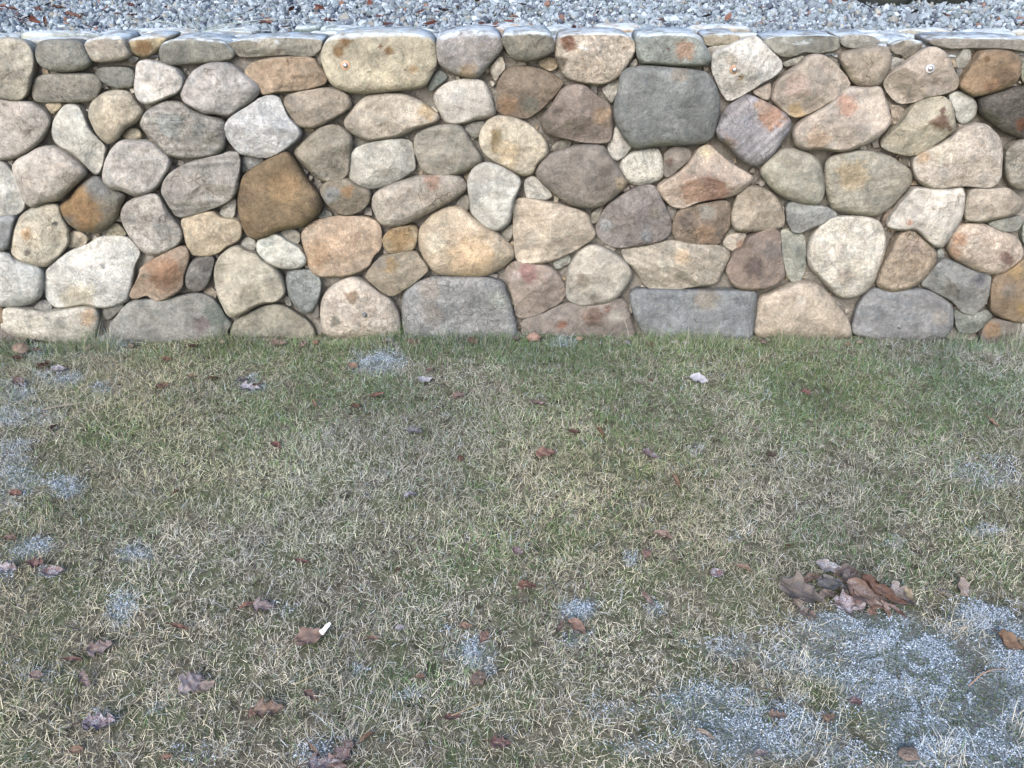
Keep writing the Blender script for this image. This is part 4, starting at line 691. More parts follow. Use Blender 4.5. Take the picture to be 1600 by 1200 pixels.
LEAVES = """1294 887 36 o 165,150,145 -10 0 .9 1.5|heap leaf with a thick frost coat, topmost at the back
1266 905 44 s 175,105,60 30 5 .2 1|bright orange curled strip of leaf at the back left of the heap
1250 928 64 m 140,125,118 -25 5 .1 1|broad grey-brown leaf at the left end of the heap
1252 953 38 k 145,125,112 -70 10 .2 .6|ragged grey-brown leaf hanging below the broad one at the heap's left
1269 962 18 o 160,135,125 80 10 0 .8|small pale curled leaf tip below the left end of the heap
1324 894 34 o 130,112,115 5 0 0 1.6|mauve-grey leaf on top of the heap behind the middle
1338 908 40 k 125,112,115 -25 0 .1 1.6|slate-brown leaf across the middle top of the heap
1303 915 52 m 130,125,120 0 0 .4 .8|greenish grey frosted leaf in the middle of the heap
1295 928 30 o 158,135,125 20 5 .1 1.3|pale tan oval leaf in the front middle of the heap
1354 932 66 o 165,105,72 -38 8 .3 2|long orange-brown leaf slanting down right across the heap
1378 928 68 s 150,90,68 -42 6 .1 2.2|narrow dark rusty leaf lying along the long orange one in the heap
1408 933 50 m 150,130,122 -5 5 .4 1.2|brown leaf with frost at the right end of the heap
1420 931 36 s 200,180,140 86 4 0 2.2|pale cream folded edge of leaf standing at the heap's right end
1330 944 52 k 150,105,105 8 4 .8 1|frosty maroon leaf along the front of the heap
1364 955 18 o 170,110,85 20 10 .1 .8|small orange leaf bit in front of the heap
1384 952 30 s 165,115,95 -80 10 .3 1.4|rusty curled strip pointing towards the camera at the heap's front right
1402 955 30 s 150,90,80 -45 8 .3 1.2|reddish curled strip at the front right corner of the heap
1355 909 22 s 165,105,85 -60 25 0 2|short red-brown piece poking up behind the heap
1330 925 38 k 135,115,105 30 2 .3 1.2|crumpled brown leaf under the slanting orange one in the heap
1473 929 28 k 185,170,150 60 35 .4|pale cream ragged leaf standing in frost right of the heap
1504 918 32 o 170,145,130 -65 35 .3|folded cream and mauve leaf at the grass edge, right of the pale ragged leaf
1576 1004 40 o 165,115,80 -30 15 0|brown leaf with a smooth top lying on frost near the right edge
1595 1003 24 s 200,180,145 80 20 0|pale curled leaf piece touching the brown one at the right edge
1231 853 22 s 185,110,70 80 40 0|upright orange leaf sliver above the heap
254 604 24 o 190,120,85 70 25 0|orange leaf standing in grass below the long grey base stone
82 668 18 s 95,50,50 75 20 0|dark maroon curled leaf near the left edge
278 767 20 s 190,135,90 65 20 0|orange-tan leaf sliver in the left part of the lawn
25 771 18 o 160,95,85 0 5 0|reddish leaf at the left edge below the frosty patches
30 597 22 o 105,65,55 -30 10 .2|dark brown leaf beside frost near the left edge
28 559 14 o 100,60,50 0 10 0|small dark brown leaf near the wall at the left corner
70 569 22 k 115,80,65 80 15 0|brown leaf behind the frosty patch near the wall at left
92 577 22 o 165,155,165 15 10 .8|frosted grey leaf near the wall at left, right of a brown one
4 528 22 o 135,85,65 40 10 0|red-brown leaf in the left corner at the wall foot
78 532 18 k 120,70,65 0 5 0|dark red leaf beside the tan stone chip at the wall foot
303 541 18 o 125,85,75 60 20 0|brown leaf below the teal end of the long base stone
261 561 16 o 165,110,80 0 5 0|dull orange leaf in grass in front of the long grey base stone
300 588 14 o 165,135,100 0 10 0|small tan leaf left of a dark brown one in the grass at left
333 591 16 o 120,90,60 40 20 0|small dark brown leaf left of the frosted pair
390 606 28 k 165,150,165 0 5 .9|white-frosted leaf beside an orange one
402 601 18 s 190,120,65 60 20 0|orange leaf tip right of the white-frosted leaf
378 594 16 o 70,55,60 20 10 .3|blackish leaf bit against the frosted leaf at left centre
432 697 20 o 150,75,68 -30 10 0|dark red leaf in the left centre of the lawn
443 525 22 k 160,135,120 0 5 0|tan leaf at the wall foot in front of the mossy base stone
480 525 16 k 165,135,130 60 5 0|pinkish leaf at the wall foot left of the cream base stone
551 572 16 o 190,120,75 0 5 .1|orange leaf at the left end of the round frost patch
615 524 20 k 150,145,160 -30 15 .3|lilac-grey leaf at the foot of the cream base stone
606 531 20 s 165,130,90 0 0 0|tan sliver of leaf below the lilac-grey one at the wall foot
647 525 16 o 150,110,100 0 5 0|brown leaf at the left foot of the squared blue-grey block
740 525 18 o 130,95,85 0 5 0|dark leaf at the foot of the squared blue-grey block, under its middle
672 578 14 o 185,140,130 50 25 0|small pink leaf above a white-frosted one
664 594 22 o 180,180,200 10 5 1|lilac-white frosted leaf below a small pink one
590 617 24 s 165,105,90 30 10 0|reddish curled leaf below the round frost patch
717 617 20 k 145,105,90 20 5 .2|brown ragged leaf in grass right of centre left
555 635 14 o 120,85,60 20 20 0|small brown leaf below the reddish curled one
491 631 16 s 180,130,100 -60 10 0|orange-tan sliver in grass above the dark red leaf
648 673 22 k 105,100,115 0 10 .4|dark grey frosted leaf in the centre left of the lawn
642 772 20 k 140,130,145 20 10 .7|frosted grey leaf among straw in the centre left
720 716 14 o 150,85,70 60 20 0|small red leaf in straw near the picture centre
853 708 30 o 185,115,95 5 3 0|clean oval orange-pink leaf near the centre of the lawn
939 676 20 s 150,95,60 -60 25 0|brown curled leaf standing right of and above the oval orange one
898 676 18 o 130,85,75 0 5 0|dark brown leaf left of the standing curled one
840 630 26 s 140,105,100 -8 5 .2|long dull red leaf in the grass below the wall's rusty base stone
1092 593 28 o 195,195,215 -12 4 1|white frosted oval leaf in the green grass on the right
1016 712 28 k 130,80,75 -20 10 .6|crumpled red-brown leaf with frost right of centre
1058 752 24 s 155,110,80 -65 15 0|folded brown leaf below the crumpled frosted one
1014 522 18 o 145,85,70 0 8 0|red-brown leaf at the foot of the rectangular blue-grey block
1018 594 8 o 150,80,65 0 8 0|tiny red leaf in grass left of the white frosted oval
1260 612 16 o 175,95,95 20 12 0|pinkish red leaf in the green grass on the right
1552 661 20 s 165,130,110 -45 10 0|tan leaf sliver near the right edge in the middle distance
1313 525 14 o 175,120,85 80 10 0|small orange leaf at the wall foot below the pinkish base stone
1206 711 16 o 90,75,65 0 5 0|dark leaf by a tuft in the right half of the lawn
58 880 24 k 150,95,95 10 5 .1|dull red leaf in the lower left behind the frost-edged one
84 895 30 o 165,110,105 10 8 .7|red-brown leaf with white frost along its upper edge
12 887 28 k 165,130,130 0 5 .8|pinkish frosted leaf touching the left edge
16 841 20 o 150,110,90 -10 5 .1|brown leaf at the left edge above the pinkish frosted one
282 979 28 s 165,85,65 -10 8 .1|red-orange curled leaf in the lower left
156 1012 34 k 150,120,120 20 6 .2|mauve-brown lobed leaf in the lower left
116 1031 28 s 150,100,90 0 5 .1|reddish leaf strip left of the mauve-brown lobed leaf
134 1063 26 k 140,105,105 -50 10 .3|crumpled brown leaf below the mauve-brown one
300 1066 38 m 175,155,160 60 14 .3|large pale pinkish lobed leaf in the lower left
322 1074 28 o 190,165,155 40 20 .1|narrow pale leaf touching the large pale lobed one
155 1130 44 k 135,90,105 10 5 .8|maroon leaf under frost near the bottom left
120 1172 20 o 175,125,100 10 10 0|orange-tan leaf close to the bottom left corner
262 1182 16 k 160,110,90 10 5 0|small brown leaf at the bottom, below the large pale leaf
397 1112 22 o 185,120,90 70 15 .1|orange leaf end left of the big orange-brown leaf
58 1055 20 o 140,105,100 0 5 .2|faint brown leaf near the lower left edge
388 945 26 s 160,105,95 20 5 0|thin red-brown leaf strip left of the mauve one
411 946 32 k 155,125,130 0 8 .3|mauve leaf in the lower centre left
473 878 24 s 135,90,85 -10 6 0|dark red leaf curled under straw in the lower centre left
485 996 46 o 165,125,110 20 6 .1|brown leaf beside the white scrap
622 891 18 s 175,110,75 60 20 0|orange curled leaf bit in straw left of the green patch
584 998 16 o 190,135,110 0 10 0|small orange-pink leaf right of the white scrap
728 979 20 o 195,145,115 10 8 0|pinkish orange leaf at the upper edge of a frost spot
757 995 22 o 160,110,95 60 12 .1|brown leaf at the right edge of the centre frost spot
626 981 16 o 150,140,155 10 5 .5|grey frosted leaf bit between straw blades, centre bottom half
486 1088 26 k 165,115,100 -30 8 .1|red-brown leaf above the heap at the bottom edge
420 1107 44 k 150,105,78 10 8 .2|big orange-brown curled leaf in the lower centre left
492 1176 30 s 185,125,90 -45 10 .1|orange leaf in the cluster at the bottom edge, left side
535 1178 44 k 150,105,95 60 6 .3|red-brown leaf in the cluster at the bottom edge, right side
505 1194 46 k 160,120,115 10 4 .7|frosted broad leaf in the cluster at the bottom edge
574 1150 26 s 165,120,95 40 8 0|orange-brown sliver right above the bottom cluster
708 1121 28 s 130,75,75 10 5 .1|maroon leaf strip beside the straight straw stalk
782 1161 30 k 135,85,85 -5 5 .1|maroon leaf near the bottom edge, right of centre
748 1060 30 o 145,115,100 60 8 .1|dull brown leaf below the centre frost spot
658 1057 14 o 145,100,85 0 5 0|tiny brown leaf in straw below the grey frosted bit
824 914 26 k 170,95,75 0 8 0|red-orange leaf below the green patch
809 861 18 o 120,60,65 -15 10 .4|dark red leaf in the green patch near the centre
902 980 32 o 190,120,88 -40 8 .1|bright orange-brown oval leaf under a frost spot
875 980 24 s 120,90,85 60 10 .1|dark brown curled leaf left of the bright orange-brown oval
1011 863 20 o 175,110,90 70 10 .2|orange-brown leaf right of a small frost spot
1038 835 30 s 165,130,115 -15 8 .1|dry curled pinkish leaf above the orange-brown one
1120 895 22 o 150,90,90 10 8 .8|small maroon leaf half under frost in the right half
1012 936 26 s 135,95,85 -55 10 .3|brown strip of leaf above a frost spot, centre right
1165 888 26 s 185,150,130 -20 8 0|pale pinkish leaf in straw left of the heap
1215 1118 26 k 150,115,95 0 5 .2|brown leaf on frost at the lower right, left of the dark ground
1104 1148 30 s 170,145,120 -30 8 .2|tan curled leaf on frost near the bottom, right of centre
1340 1096 20 o 130,75,80 -10 8 .2|dark red leaf on frost in the lower right
1294 1122 24 k 150,110,85 30 8 .1|brown leaf half in grass at the lower right
1190 1178 22 o 165,140,140 10 4 .4|pinkish frosted leaf at the bottom right of centre
71 34 16 s 135,75,60 -80 50 0|tall rusty leaf standing in gravel at the far left
110 23 16 k 190,95,65 0 10 0|orange leaf on the gravel at left
122 26 14 k 150,75,60 -30 20 0|dark red leaf right beside the orange one on gravel
208 24 16 k 200,120,95 60 20 0|salmon-coloured leaf on gravel left of the dry grass plant
20 14 16 o 150,85,70 0 5 0|brown leaf on gravel in the far left corner
5 10 12 o 185,105,85 0 5 0|orange leaf bit at the extreme upper left corner
92 12 20 s 140,90,75 15 10 0|brown curled leaf far back on the gravel at left
206 9 14 o 125,65,60 -30 10 0|maroon leaf far back on gravel at left
60 15 14 s 110,60,55 -10 10 0|dark maroon sliver on gravel left of the brown curled leaf
185 22 12 s 175,110,90 10 10 0|thin orange sliver left of the salmon leaf on gravel
415 36 16 s 130,65,55 10 15 0|dark red leaf on gravel just behind the wall, left of the rust-stained stone
420 33 14 o 165,120,110 0 5 0|pinkish tan leaf next to the dark red one on gravel
517 33 18 k 140,75,75 10 8 0|maroon leaf on gravel behind the big cream stone
592 26 10 o 170,70,50 30 10 0|small bright red leaf on the gravel
675 31 10 o 180,115,85 0 8 0|small orange leaf on the gravel right of the bright red one
805 26 14 o 195,125,85 10 8 0|orange leaf on gravel near the middle of the picture
1035 32 12 o 150,75,70 0 10 0|dark red leaf on gravel behind the pale blue-grey block
1478 24 12 o 150,60,60 -10 10 0|crimson leaf on gravel in front of the dark rocks
1598 40 12 o 130,70,85 0 10 0|purple-red leaf on gravel at the right edge"""
leafpos = []
for ln in LEAVES.strip().splitlines():
    a, lab = ln.split('|'); a = a.split()
    zf = None; grp = 'dead leaves on the lawn'; lift = .015
    if float(a[1]) < 60: zf = TOPZ + .03; grp = 'dead leaves on the gravel'
    if len(a) > 8: grp = 'leaves of the heap'; lift = .012 + float(a[8]) * .008
    p, L = leaf(float(a[0]), float(a[1]), float(a[2]) * 1.06, a[3], [int(k) for k in a[4].split(',')], float(a[5]), float(a[6]), float(a[7]), lab, lift, group=grp, zfix=zf)
    if zf is None: leafpos.append((p.x, p.y, L))

# ------------------------------------------------------------------ pebbles, chips, scrap, twigs on the lawn
def pebble(u, v, size, col, label, flat=.55, cat='stone'):
    p = px_ground(u, v, .012); p.y = min(p.y, -.075); L = size * proj(p.x, p.y, p.z)[2] / FPX / 2; rs = random.Random(int(u)); n, m = 24, 12; V = []
    for i in range(m + 1):
        th = math.pi * i / m
        for k in range(n):
            a = k / n * 6.2832; d = Vector((math.sin(th) * math.cos(a), math.sin(th) * math.sin(a), math.cos(th)))
            s = 1 + .3 * mn.noise(d * 1.4 + Vector((u, 0, 0))) + .06 * mn.noise(d * 5)
            V.append((d.x * s * L, d.y * s * L * .75, d.z * s * L * flat))
    Q = [[i * n + k, (i + 1) * n + k, (i + 1) * n + (k + 1) % n, i * n + (k + 1) % n] for i in range(m) for k in range(n)]
    o = link('pebble', mesh_np('pebble', V, [np.array(Q)], STONE, np.tile(np.array(lin(col, .5)), (len(V), 1)), True, {'speck': .3, 'band': 0, 'bandc': 0, 'frost': 0}), None, p)
    o.location.z += L * flat * .5; o.rotation_euler.z = rs.uniform(-.4, .4); tag(o, label, cat); leafpos.append((p.x, p.y, L * 1.6))
pebble(55, 530, 28, (165, 145, 135), 'tan stone chip in the grass at the left foot of the wall', .6)
pebble(834, 517, 22, (175, 150, 140), 'pinkish pebble at the wall foot beside the low rusty base stone', .6)
pebble(975, 517, 13, (165, 158, 165), 'lilac-grey pebble at the wall foot left of the rectangular blue-grey block', .7)
pebble(1051, 528, 12, (200, 200, 205), 'tiny white chip at the foot of the rectangular blue-grey block', .4)
pebble(1071, 535, 12, (205, 208, 212), 'flat white chip in the grass just in front of the wall', .3)
pebble(1420, 1179, 32, (165, 148, 140), 'flat mauve-tan stone lying in frost at the bottom right', .3)
pebble(147, 536, 20, (165, 160, 150), 'pale grey chip at the wall foot left of the long grey stone', .5)
for (uu, vv, ss, cc, ll) in ((215, 531, 12, (150, 140, 130), 'tiny grey-brown chip at the foot of the long grey base stone'), (352, 529, 10, (165, 155, 140), 'tiny pale chip under the teal end of the long base stone'),
        (498, 527, 12, (150, 125, 110), 'tiny brown chip left of the cream base stone with the pin'), (806, 528, 11, (130, 125, 125), 'tiny grey chip in the gap right of the squared block'),
        (905, 527, 12, (165, 150, 135), 'tiny tan chip in front of the rusty blotched base stone'), (1188, 527, 10, (140, 130, 125), 'tiny dark chip where the rectangular block meets the cream base stone'),
        (1338, 529, 13, (160, 150, 138), 'tiny pale chip in the gap left of the wide blue-grey base stone'), (1490, 530, 12, (135, 130, 125), 'tiny grey chip right of the wide blue-grey base stone')):
    pebble(uu, vv, ss, cc, ll, .6)
def scrap():
    p = px_ground(509, 982, .045); L = 21 * proj(p.x, p.y, p.z)[2] / FPX; V = []; nx, ny = 9, 4
    for k in range(2):
        for i in range(nx):
            for j in range(ny):
                s = i / (nx - 1) - .5; t = j / (ny - 1) - .5
                V.append((s * L, t * L * .34 * (1 - .5 * s + .35 * mn.noise(Vector((s * 7, 0, 5)))), .12 * L * math.sin(s * 3) + .5 * t * t * L + .12 * L * mn.noise(Vector((s * 6, t * 5, 2))) - k * .0006))
    F = grid_faces(nx, ny); F = np.concatenate([F, F[:, ::-1] + nx * ny])
    M = NT('white_plastic', .4, .5); g = M.n('NewGeometry').outputs['Position']; M.put(M.mix(M.noise(g, 120, 2), (.62, .66, .74), (.45, .49, .56)), M.b.inputs['Base Color'])
    o = link('plastic_scrap', mesh_np('plastic_scrap', V, [F], M.m, smooth=True), None, p); o.rotation_euler = (R(20), R(-22), R(40))
    tag(o, 'small white plastic scrap lying beside a brown leaf in the grass', 'litter'); leafpos.append((p.x, p.y, L * 1.2))
scrap()
TWIG = attr_mat('dry_stem', .8, .2, .2, 60)
def tube(pts, r0, r1, k=5):
    pts = [Vector(p) for p in pts]; V = []; Q = []; n = len(pts)
    for i, p in enumerate(pts):
        t = (pts[min(i + 1, n - 1)] - pts[max(i - 1, 0)]).normalized(); a = t.orthogonal().normalized(); b = t.cross(a); r_ = r0 + (r1 - r0) * i / (n - 1)
        for q in range(k): an = q / k * 6.2832; V.append(tuple(p + (a * math.cos(an) + b * math.sin(an)) * r_))
        if i:
            for q in range(k): c0 = (i - 1) * k; Q.append([c0 + q, c0 + (q + 1) % k, c0 + k + (q + 1) % k, c0 + k + q])
    return V, Q
def stick(name, pxs, hs, r_, col, label, cat):
    P = [px_ground(u, v, h) for (u, v), h in zip(pxs, hs)]; c0 = P[0].copy()
    pts = []
    for i in range(len(P) - 1):
        for s in (0, .33, .66): pts.append(P[i].lerp(P[i + 1], s) - c0)
    pts.append(P[-1] - c0); V, Q = tube(pts, r_, r_ * .6)
    o = link(name, mesh_np(name, V, [np.array(Q)], TWIG, np.tile(np.array(lin(col, .5)), (len(V), 1)), True), None, c0); tag(o, label, cat)
stick('twig', [(66, 640), (95, 634), (128, 629)], [.02, .026, .03], .0028, (175, 165, 155), 'short pale twig in the grass near the left edge', 'twig')
stick('straw', [(1513, 1072), (1535, 1052), (1552, 1046), (1572, 1045)], [.006, .028, .034, .02], .0017, (190, 165, 150), 'bent straw stalk arching over frost right of bare patch', 'straw')
stick('straw', [(705, 1118), (730, 1108), (752, 1098)], [.03, .04, .05], .0012, (200, 180, 150), 'straight straw stalk sticking up near a maroon leaf', 'straw')
stick('straw', [(460, 1070), (500, 1050), (535, 1033)], [.03, .045, .04], .0010, (195, 182, 150), 'long thin straw stalk in grass below the white scrap', 'straw')

# dry grass plant on the wall top, long bleached blades
def top_plant(u, v, lab, arcs, seed):
    base = to_z(u, v, TOPZ + .01); V = []; F = []; cols = []
    for (du, dv, hh, wd) in arcs:
        tip = to_z(u + du, v + dv, TOPZ + .015); mid = base.lerp(tip, .5) + Vector((0, 0, hh)); n = 12; off = len(V)
        for i in range(n):
            s = i / (n - 1); p = base * (1 - s) ** 2 + mid * 2 * s * (1 - s) + tip * s * s - base
            ww = wd * (1 - s ** 3 * .8); t = (tip - base).normalized(); side = t.cross(Vector((0, 0, 1)))
            if side.length < .1: side = Vector((1, 0, 0))
            side = (side.normalized() * .4 + Vector((0, 0, 1)) * .9) * ww / 2
            V += [tuple(p - side), tuple(p + side), tuple(p + t.cross(side).normalized() * ww * .3)]
            cols += [(.38, .44, .42)] * 3
            if i:
                a = off + (i - 1) * 3
                for q in range(3): F.append([a + q, a + (q + 1) % 3, a + 3 + (q + 1) % 3, a + 3 + q])
    o = link('dry_grass_plant', mesh_np('dry_grass_plant', V, [np.array(F)], TWIG, np.array(cols), True), None, base); tag(o, lab, 'plant')
top_plant(312, 54, 'pale long-bladed dry grass plant arching over the wall top', [(-112, -6, .075, .003), (-50, -44, .05, .003), (-22, -38, .08, .003), (115, -8, .06, .003), (160, -24, .09, .003), (60, -20, .07, .003), (90, -2, .035, .003), (30, -30, .08, .0025), (200, -14, .07, .003), (0, -48, .03, .0025), (-80, -2, .03, .0025), (130, -4, .02, .003), (45, -6, .05, .0025)], 1)

# ------------------------------------------------------------------ grass
def grass():
    N = 680000
    x = rng.uniform(-3.1, 3.1, N); y = rng.uniform(-2.25, -.004, N)
    k = np.abs(x) < .45 + (y + DIST) * cP * .80 + .35; x, y = x[k], y[k]
    # clumping
    cl = vn(x, y, 26, 3); k = rng.random(len(x)) < .35 + .95 * cl; x, y = x[k], y[k]
    u, v, dep = proj(x, y, gz(x, y))
    fr = blobs(FROST, u, v, .7); gr = np.clip(blobs(GREEN, u, v, .9) + (fbm(x, y, 3.2, 7) - .5) * 1.2, 0, 1)
    bare = blobs([(1430,1035,135,78,1.),(1540,965,70,30,1.),(1490,1125,150,85,1.),(1330,970,70,18,.9),(1190,1140,110,40,.55),(595,566,40,14,.6),(1590,1040,60,90,.9)], u, v, .5)
    k = rng.random(len(x)) > bare * .93
    for (lx, ly, L) in leafpos:                             # grass does not grow through the middle of a leaf
        d = np.hypot(x - lx, (y - ly) + L * .12); k &= ~((d < L * .26) & (rng.random(len(x)) < .8))
    x, y, u, v, fr, gr = x[k], y[k], u[k], v[k], fr[k], gr[k]; bare = bare[k]
    # wall-foot fringe and separate tufts
    def tuft(uu, vv, n, sp, L):
        p = px_ground(uu, vv); return np.stack([p.x + rng.normal(0, sp, n), p.y + rng.normal(0, sp * .8, n), np.full(n, L)], 1)
    T = [tuft(1518, 978, 150, .022, 1.5), tuft(1472, 985, 60, .015, 1.3), tuft(1545, 972, 60, .02, 1.3), tuft(1592, 1140, 130, .02, 1.8), tuft(1485, 1180, 160, .03, 1.6), tuft(1250, 1150, 160, .035, 1.5), tuft(1580, 895, 260, .05, 1.4),
         tuft(1260, 965, 140, .03, 1.4), tuft(1390, 880, 220, .05, 1.3), tuft(1240, 905, 220, .05, 1.3), tuft(1590, 1050, 60, .02, 1.3), tuft(1340, 1080, 60, .04, 1.2), tuft(1460, 880, 160, .04, 1.3)]
    for _ in range(170):
        uu, vv = rng.uniform(-60, 1660), 540 + 640 * rng.random() ** .9; T.append(tuft(uu, vv, int(rng.integers(18, 60)), .014, rng.uniform(1.1, 1.55)))
    T = np.concatenate(T); isT = np.concatenate([np.zeros(len(x)), np.ones(len(T))]); Lm = np.concatenate([np.ones(len(x)), T[:, 2]])
    nf = 26000; fx = rng.uniform(-3., 3., nf); fy = -.048 - np.abs(rng.normal(0, .030, nf)); keep = fbm(fx, fy * 0, 3.2, 33) > .40
    fx, fy = fx[keep], fy[keep]
    x = np.concatenate([x, T[:, 0], fx]); y = np.minimum(np.concatenate([y, T[:, 1], fy]), -.003)
    isT = np.concatenate([isT, np.zeros(len(fx))]); Lm = np.concatenate([Lm, rng.uniform(1.0, 3.2, len(fx)) * (.2 + 2.9 * np.clip(fbm(fx, fy * 0, 5, 36, 3) - .25, 0, 1))]); isF = np.concatenate([np.zeros(len(x) - len(fx)), np.ones(len(fx))])
    u, v, dep = proj(x, y, gz(x, y)); fr = blobs(FROST, u, v, .7)
    gr = np.clip(blobs(GREEN, u, v, .9) + (fbm(x, y, 3.2, 7) - .5) * 1.2, 0, 1); gr = np.where(isF > 0, np.where(rng.random(len(x)) < .3, .1, 1.), gr); gr = np.where(isT > 0, gr * .6 + .1, gr)
    N = len(x); z = gz(x, y) - .003
    green = rng.random(N) < (.08 + .58 * gr) * np.where(v > 700, .6, 1)
    L = np.where(green, rng.uniform(.016, .036, N), np.where(rng.random(N) < .09, rng.uniform(.032, .052, N), rng.uniform(.011, .030, N))) * Lm * (1 - .45 * bare_at(u, v) * (isT == 0)) * np.where(v > 850, .88, 1) * (.8 + .5 * fbm(x, y, 4, 9))
    wdt = rng.uniform(.0007, .0015, N) * np.where(green, 1.1, .95)
    az = rng.uniform(0, 6.2832, N) + (vn(x, y, 9, 15) - .5) * 5
    f0 = np.where(green, rng.uniform(.1, .9, N), rng.uniform(.45, 1.5, N)); f1 = np.where(green, rng.uniform(.0, 1.1, N), rng.uniform(-.3, 1.0, N))
    f0 = np.where(isT > 0, rng.uniform(.15, 1.15, N), f0)
    f0 = np.where(isF > 0, rng.uniform(.05, .6, N), f0)
    S = np.array([0, .36, .70, 1.]); H = np.zeros((N, 4)); Rr = np.zeros((N, 4))
    for i in range(1, 4):
        m = (S[i] + S[i - 1]) / 2; a = np.minimum(f0 + f1 * m * 1.2, 1.62); H[:, i] = H[:, i - 1] + np.cos(a) * L * (S[i] - S[i - 1]); Rr[:, i] = Rr[:, i - 1] + np.sin(a) * L * (S[i] - S[i - 1])
    ca, sa = np.cos(az), np.sin(az); bend = rng.normal(0, .12, N)[:, None] * S[None] ** 2 * L[:, None]
    PX = x[:, None] + ca[:, None] * Rr - sa[:, None] * bend; PY = y[:, None] + sa[:, None] * Rr + ca[:, None] * bend; PZ = z[:, None] + H + .002
    PY = np.minimum(PY, -.006 + 0 * PY)
    tw = rng.uniform(-1, 1, N); wx, wy, wz = -sa * np.cos(tw), ca * np.cos(tw), np.sin(tw)
    short = (rng.random(N) < .62) & (isF == 0)
    Wd = np.array([1., .95, .66]); V = np.zeros((N, 7, 3))
    for i in range(3):
        for j, sg in ((0, -1), (1, 1)):
            V[:, 2 * i + j, 0] = PX[:, i] + sg * wx * wdt * Wd[i] / 2; V[:, 2 * i + j, 1] = PY[:, i] + sg * wy * wdt * Wd[i] / 2; V[:, 2 * i + j, 2] = PZ[:, i] + sg * wz * wdt * Wd[i] / 2
    V[:, 6, 0], V[:, 6, 1], V[:, 6, 2] = PX[:, 3], PY[:, 3], PZ[:, 3]
    b = (np.arange(N) * 7)[:, None]; bl = b[~short]; bs = b[short]
    Q = np.concatenate([b + np.array([0, 1, 3, 2]), bl + np.array([2, 3, 5, 4])]); Tr = np.concatenate([bl + np.array([4, 5, 6]), bs + np.array([2, 3, 6])])
    straw = np.array([(.40, .385, .295), (.33, .32, .26), (.47, .455, .38), (.28, .265, .215), (.37, .37, .33), (.24, .21, .185)]); gp = np.array([(.09, .17, .07), (.125, .21, .085), (.075, .135, .07), (.17, .235, .11)])
    c = np.where(green[:, None], gp[rng.integers(0, 4, N)], straw[rng.choice(6, N, p=[.24, .22, .14, .16, .16, .08])]) * rng.uniform(.68, 1.3, (N, 1))
    warm = (fbm(x, y, 1.3, 50, 2) - .5)[:, None]; c = c * (1 + warm * np.array([.25, .12, -.25])) * np.array([.96, 1., 1.03])
    yel = blobs([(370,740,190,100,1.),(240,680,120,60,.6),(620,840,200,70,.5),(900,720,120,50,.4)], u, v, 1.)[:, None] * (1 - gr[:, None] * .5); pale = np.clip((v - 680) / 300, 0, 1)[:, None] * (.35 + fbm(x, y, 2.2, 53, 2)[:, None]) * (~green)[:, None]
    c = c * (1 + yel * np.array([.14, .13, -.08])) * (1 + pale * np.array([.32, .26, .24]))
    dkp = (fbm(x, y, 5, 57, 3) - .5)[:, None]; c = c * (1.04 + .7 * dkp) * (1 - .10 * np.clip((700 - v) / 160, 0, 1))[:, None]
    ff = (rng.random(N) < np.clip(fr * .8 + .06, 0, 1))[:, None]; fm = rng.uniform(.35, .9, (N, 1)) * ff
    c = c * (1 - fm) + np.array([.42, .50, .60]) * fm
    c = np.repeat(c, 7, 0)
    me = mesh_np('grass', V.reshape(-1, 3), [Q, Tr], GRASSM, c)
    tag(link('grass', me), 'patchy winter lawn of tan and green blades in front of the wall', 'grass', kind='stuff')
    print('blades', N)
def bare_at(u, v): return blobs([(1430,1035,135,78,1.),(1540,965,70,30,1.),(1490,1125,150,85,1.),(1190,1140,110,40,.5)], u, v, .5)
GRASSM = attr_mat('grass_blade', .65, .25, .12, 120)
grass()

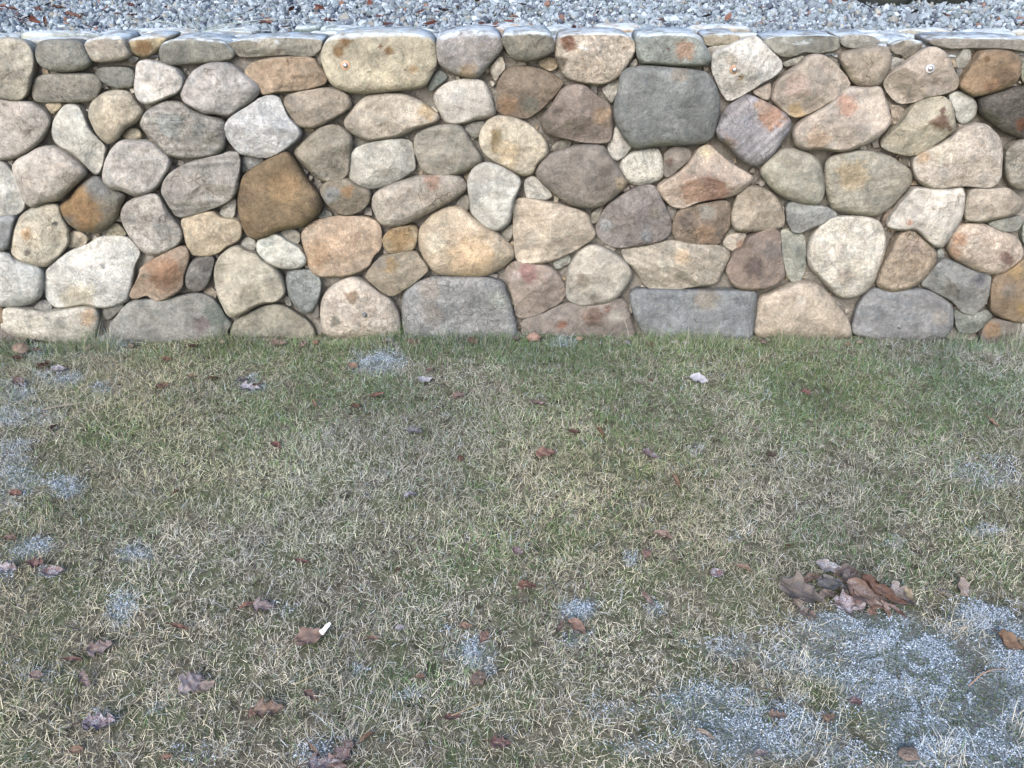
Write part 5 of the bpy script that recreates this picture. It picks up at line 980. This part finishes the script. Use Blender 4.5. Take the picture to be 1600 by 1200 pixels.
# frosted moss and ice crumbs on the bare patches
def frost():
    N = 2400000; x = rng.uniform(-2.4, 2.4, N); y = rng.uniform(-2.1, -.02, N); u, v, dep = proj(x, y, gz(x, y))
    k = (np.abs(x) < .5 + (y + DIST) * .8); x, y, u, v = x[k], y[k], u[k], v[k]
    f0 = blobs(FROST, u, v, .8); k = rng.random(len(x)) < f0 * np.where(f0 > .7, .62, .4); x, y, u, v, f = x[k], y[k], u[k], v[k], f0[k]; cl = fbm(x, y, 30, 90, 4); big = fbm(x, y, 9, 97, 3)
    N = len(x)
    dark = blobs([(1545,1095,26,40,1.),(1465,1112,16,16,.9),(1498,1138,34,8,.9),(1592,1150,24,24,1.),(1575,1085,20,10,.7),(1500,1050,36,10,.7),(1370,1045,30,8,.5),(1340,1130,60,18,.4),(1110,1100,50,6,.6),(1130,1146,60,6,.6),(1440,900,40,10,.6)], proj(x, y, gz(x, y))[0], proj(x, y, gz(x, y))[1], .5)
    hgt = np.clip((cl - .3) * 2.5, 0, 1); z = gz(x, y) + .001 + hgt * .020 * rng.uniform(.5, 1, N)   # low cushions of moss, rime on their tops
    pw = np.clip((cl - .49) * 11 + (big - .5) * 3.2 + .80, .10, .95) * (1 - dark * .95); white = rng.random(N) < pw
    s = np.where(white, rng.uniform(.0011, .0028, N), rng.uniform(.0012, .0030, N)); V = rng.normal(0, 1, (N, 4, 3)); V /= np.linalg.norm(V, axis=2)[..., None]; V = V * s[:, None, None] * np.array([1.1, 1.1, .7]) + np.stack([x, y, z], 1)[:, None]
    wp = np.array([(.40, .49, .62), (.48, .57, .71), (.33, .42, .54)]); dp = np.array([(.06, .10, .05), (.10, .145, .07), (.09, .075, .085), (.13, .11, .13), (.16, .21, .15)])
    c = np.where(white[:, None], wp[rng.integers(0, 3, N)], dp[rng.choice(5, N, p=[.25, .22, .2, .15, .18])]) * rng.uniform(.85, 1.1, (N, 1)); b = (np.arange(N) * 4)[:, None]
    F = np.concatenate([b + np.array(q) for q in ((0, 1, 2), (0, 2, 3))])
    tag(link('frost', mesh_np('frost', V.reshape(-1, 3), [F], attr_mat('frost_crumb', .6, .4, .1, 200), np.repeat(c, 4, 0))), 'white frost crumbs and tiny moss on the bare lawn patches', 'frost', kind='stuff')
    print('frost', N)
frost()

print('tris', sum(sum(len(p_.vertices) - 2 for p_ in o.data.polygons) if len(o.data.polygons) < 50000 else len(o.data.loops) - 2 * len(o.data.polygons) for o in bpy.data.objects if o.type == 'MESH'))
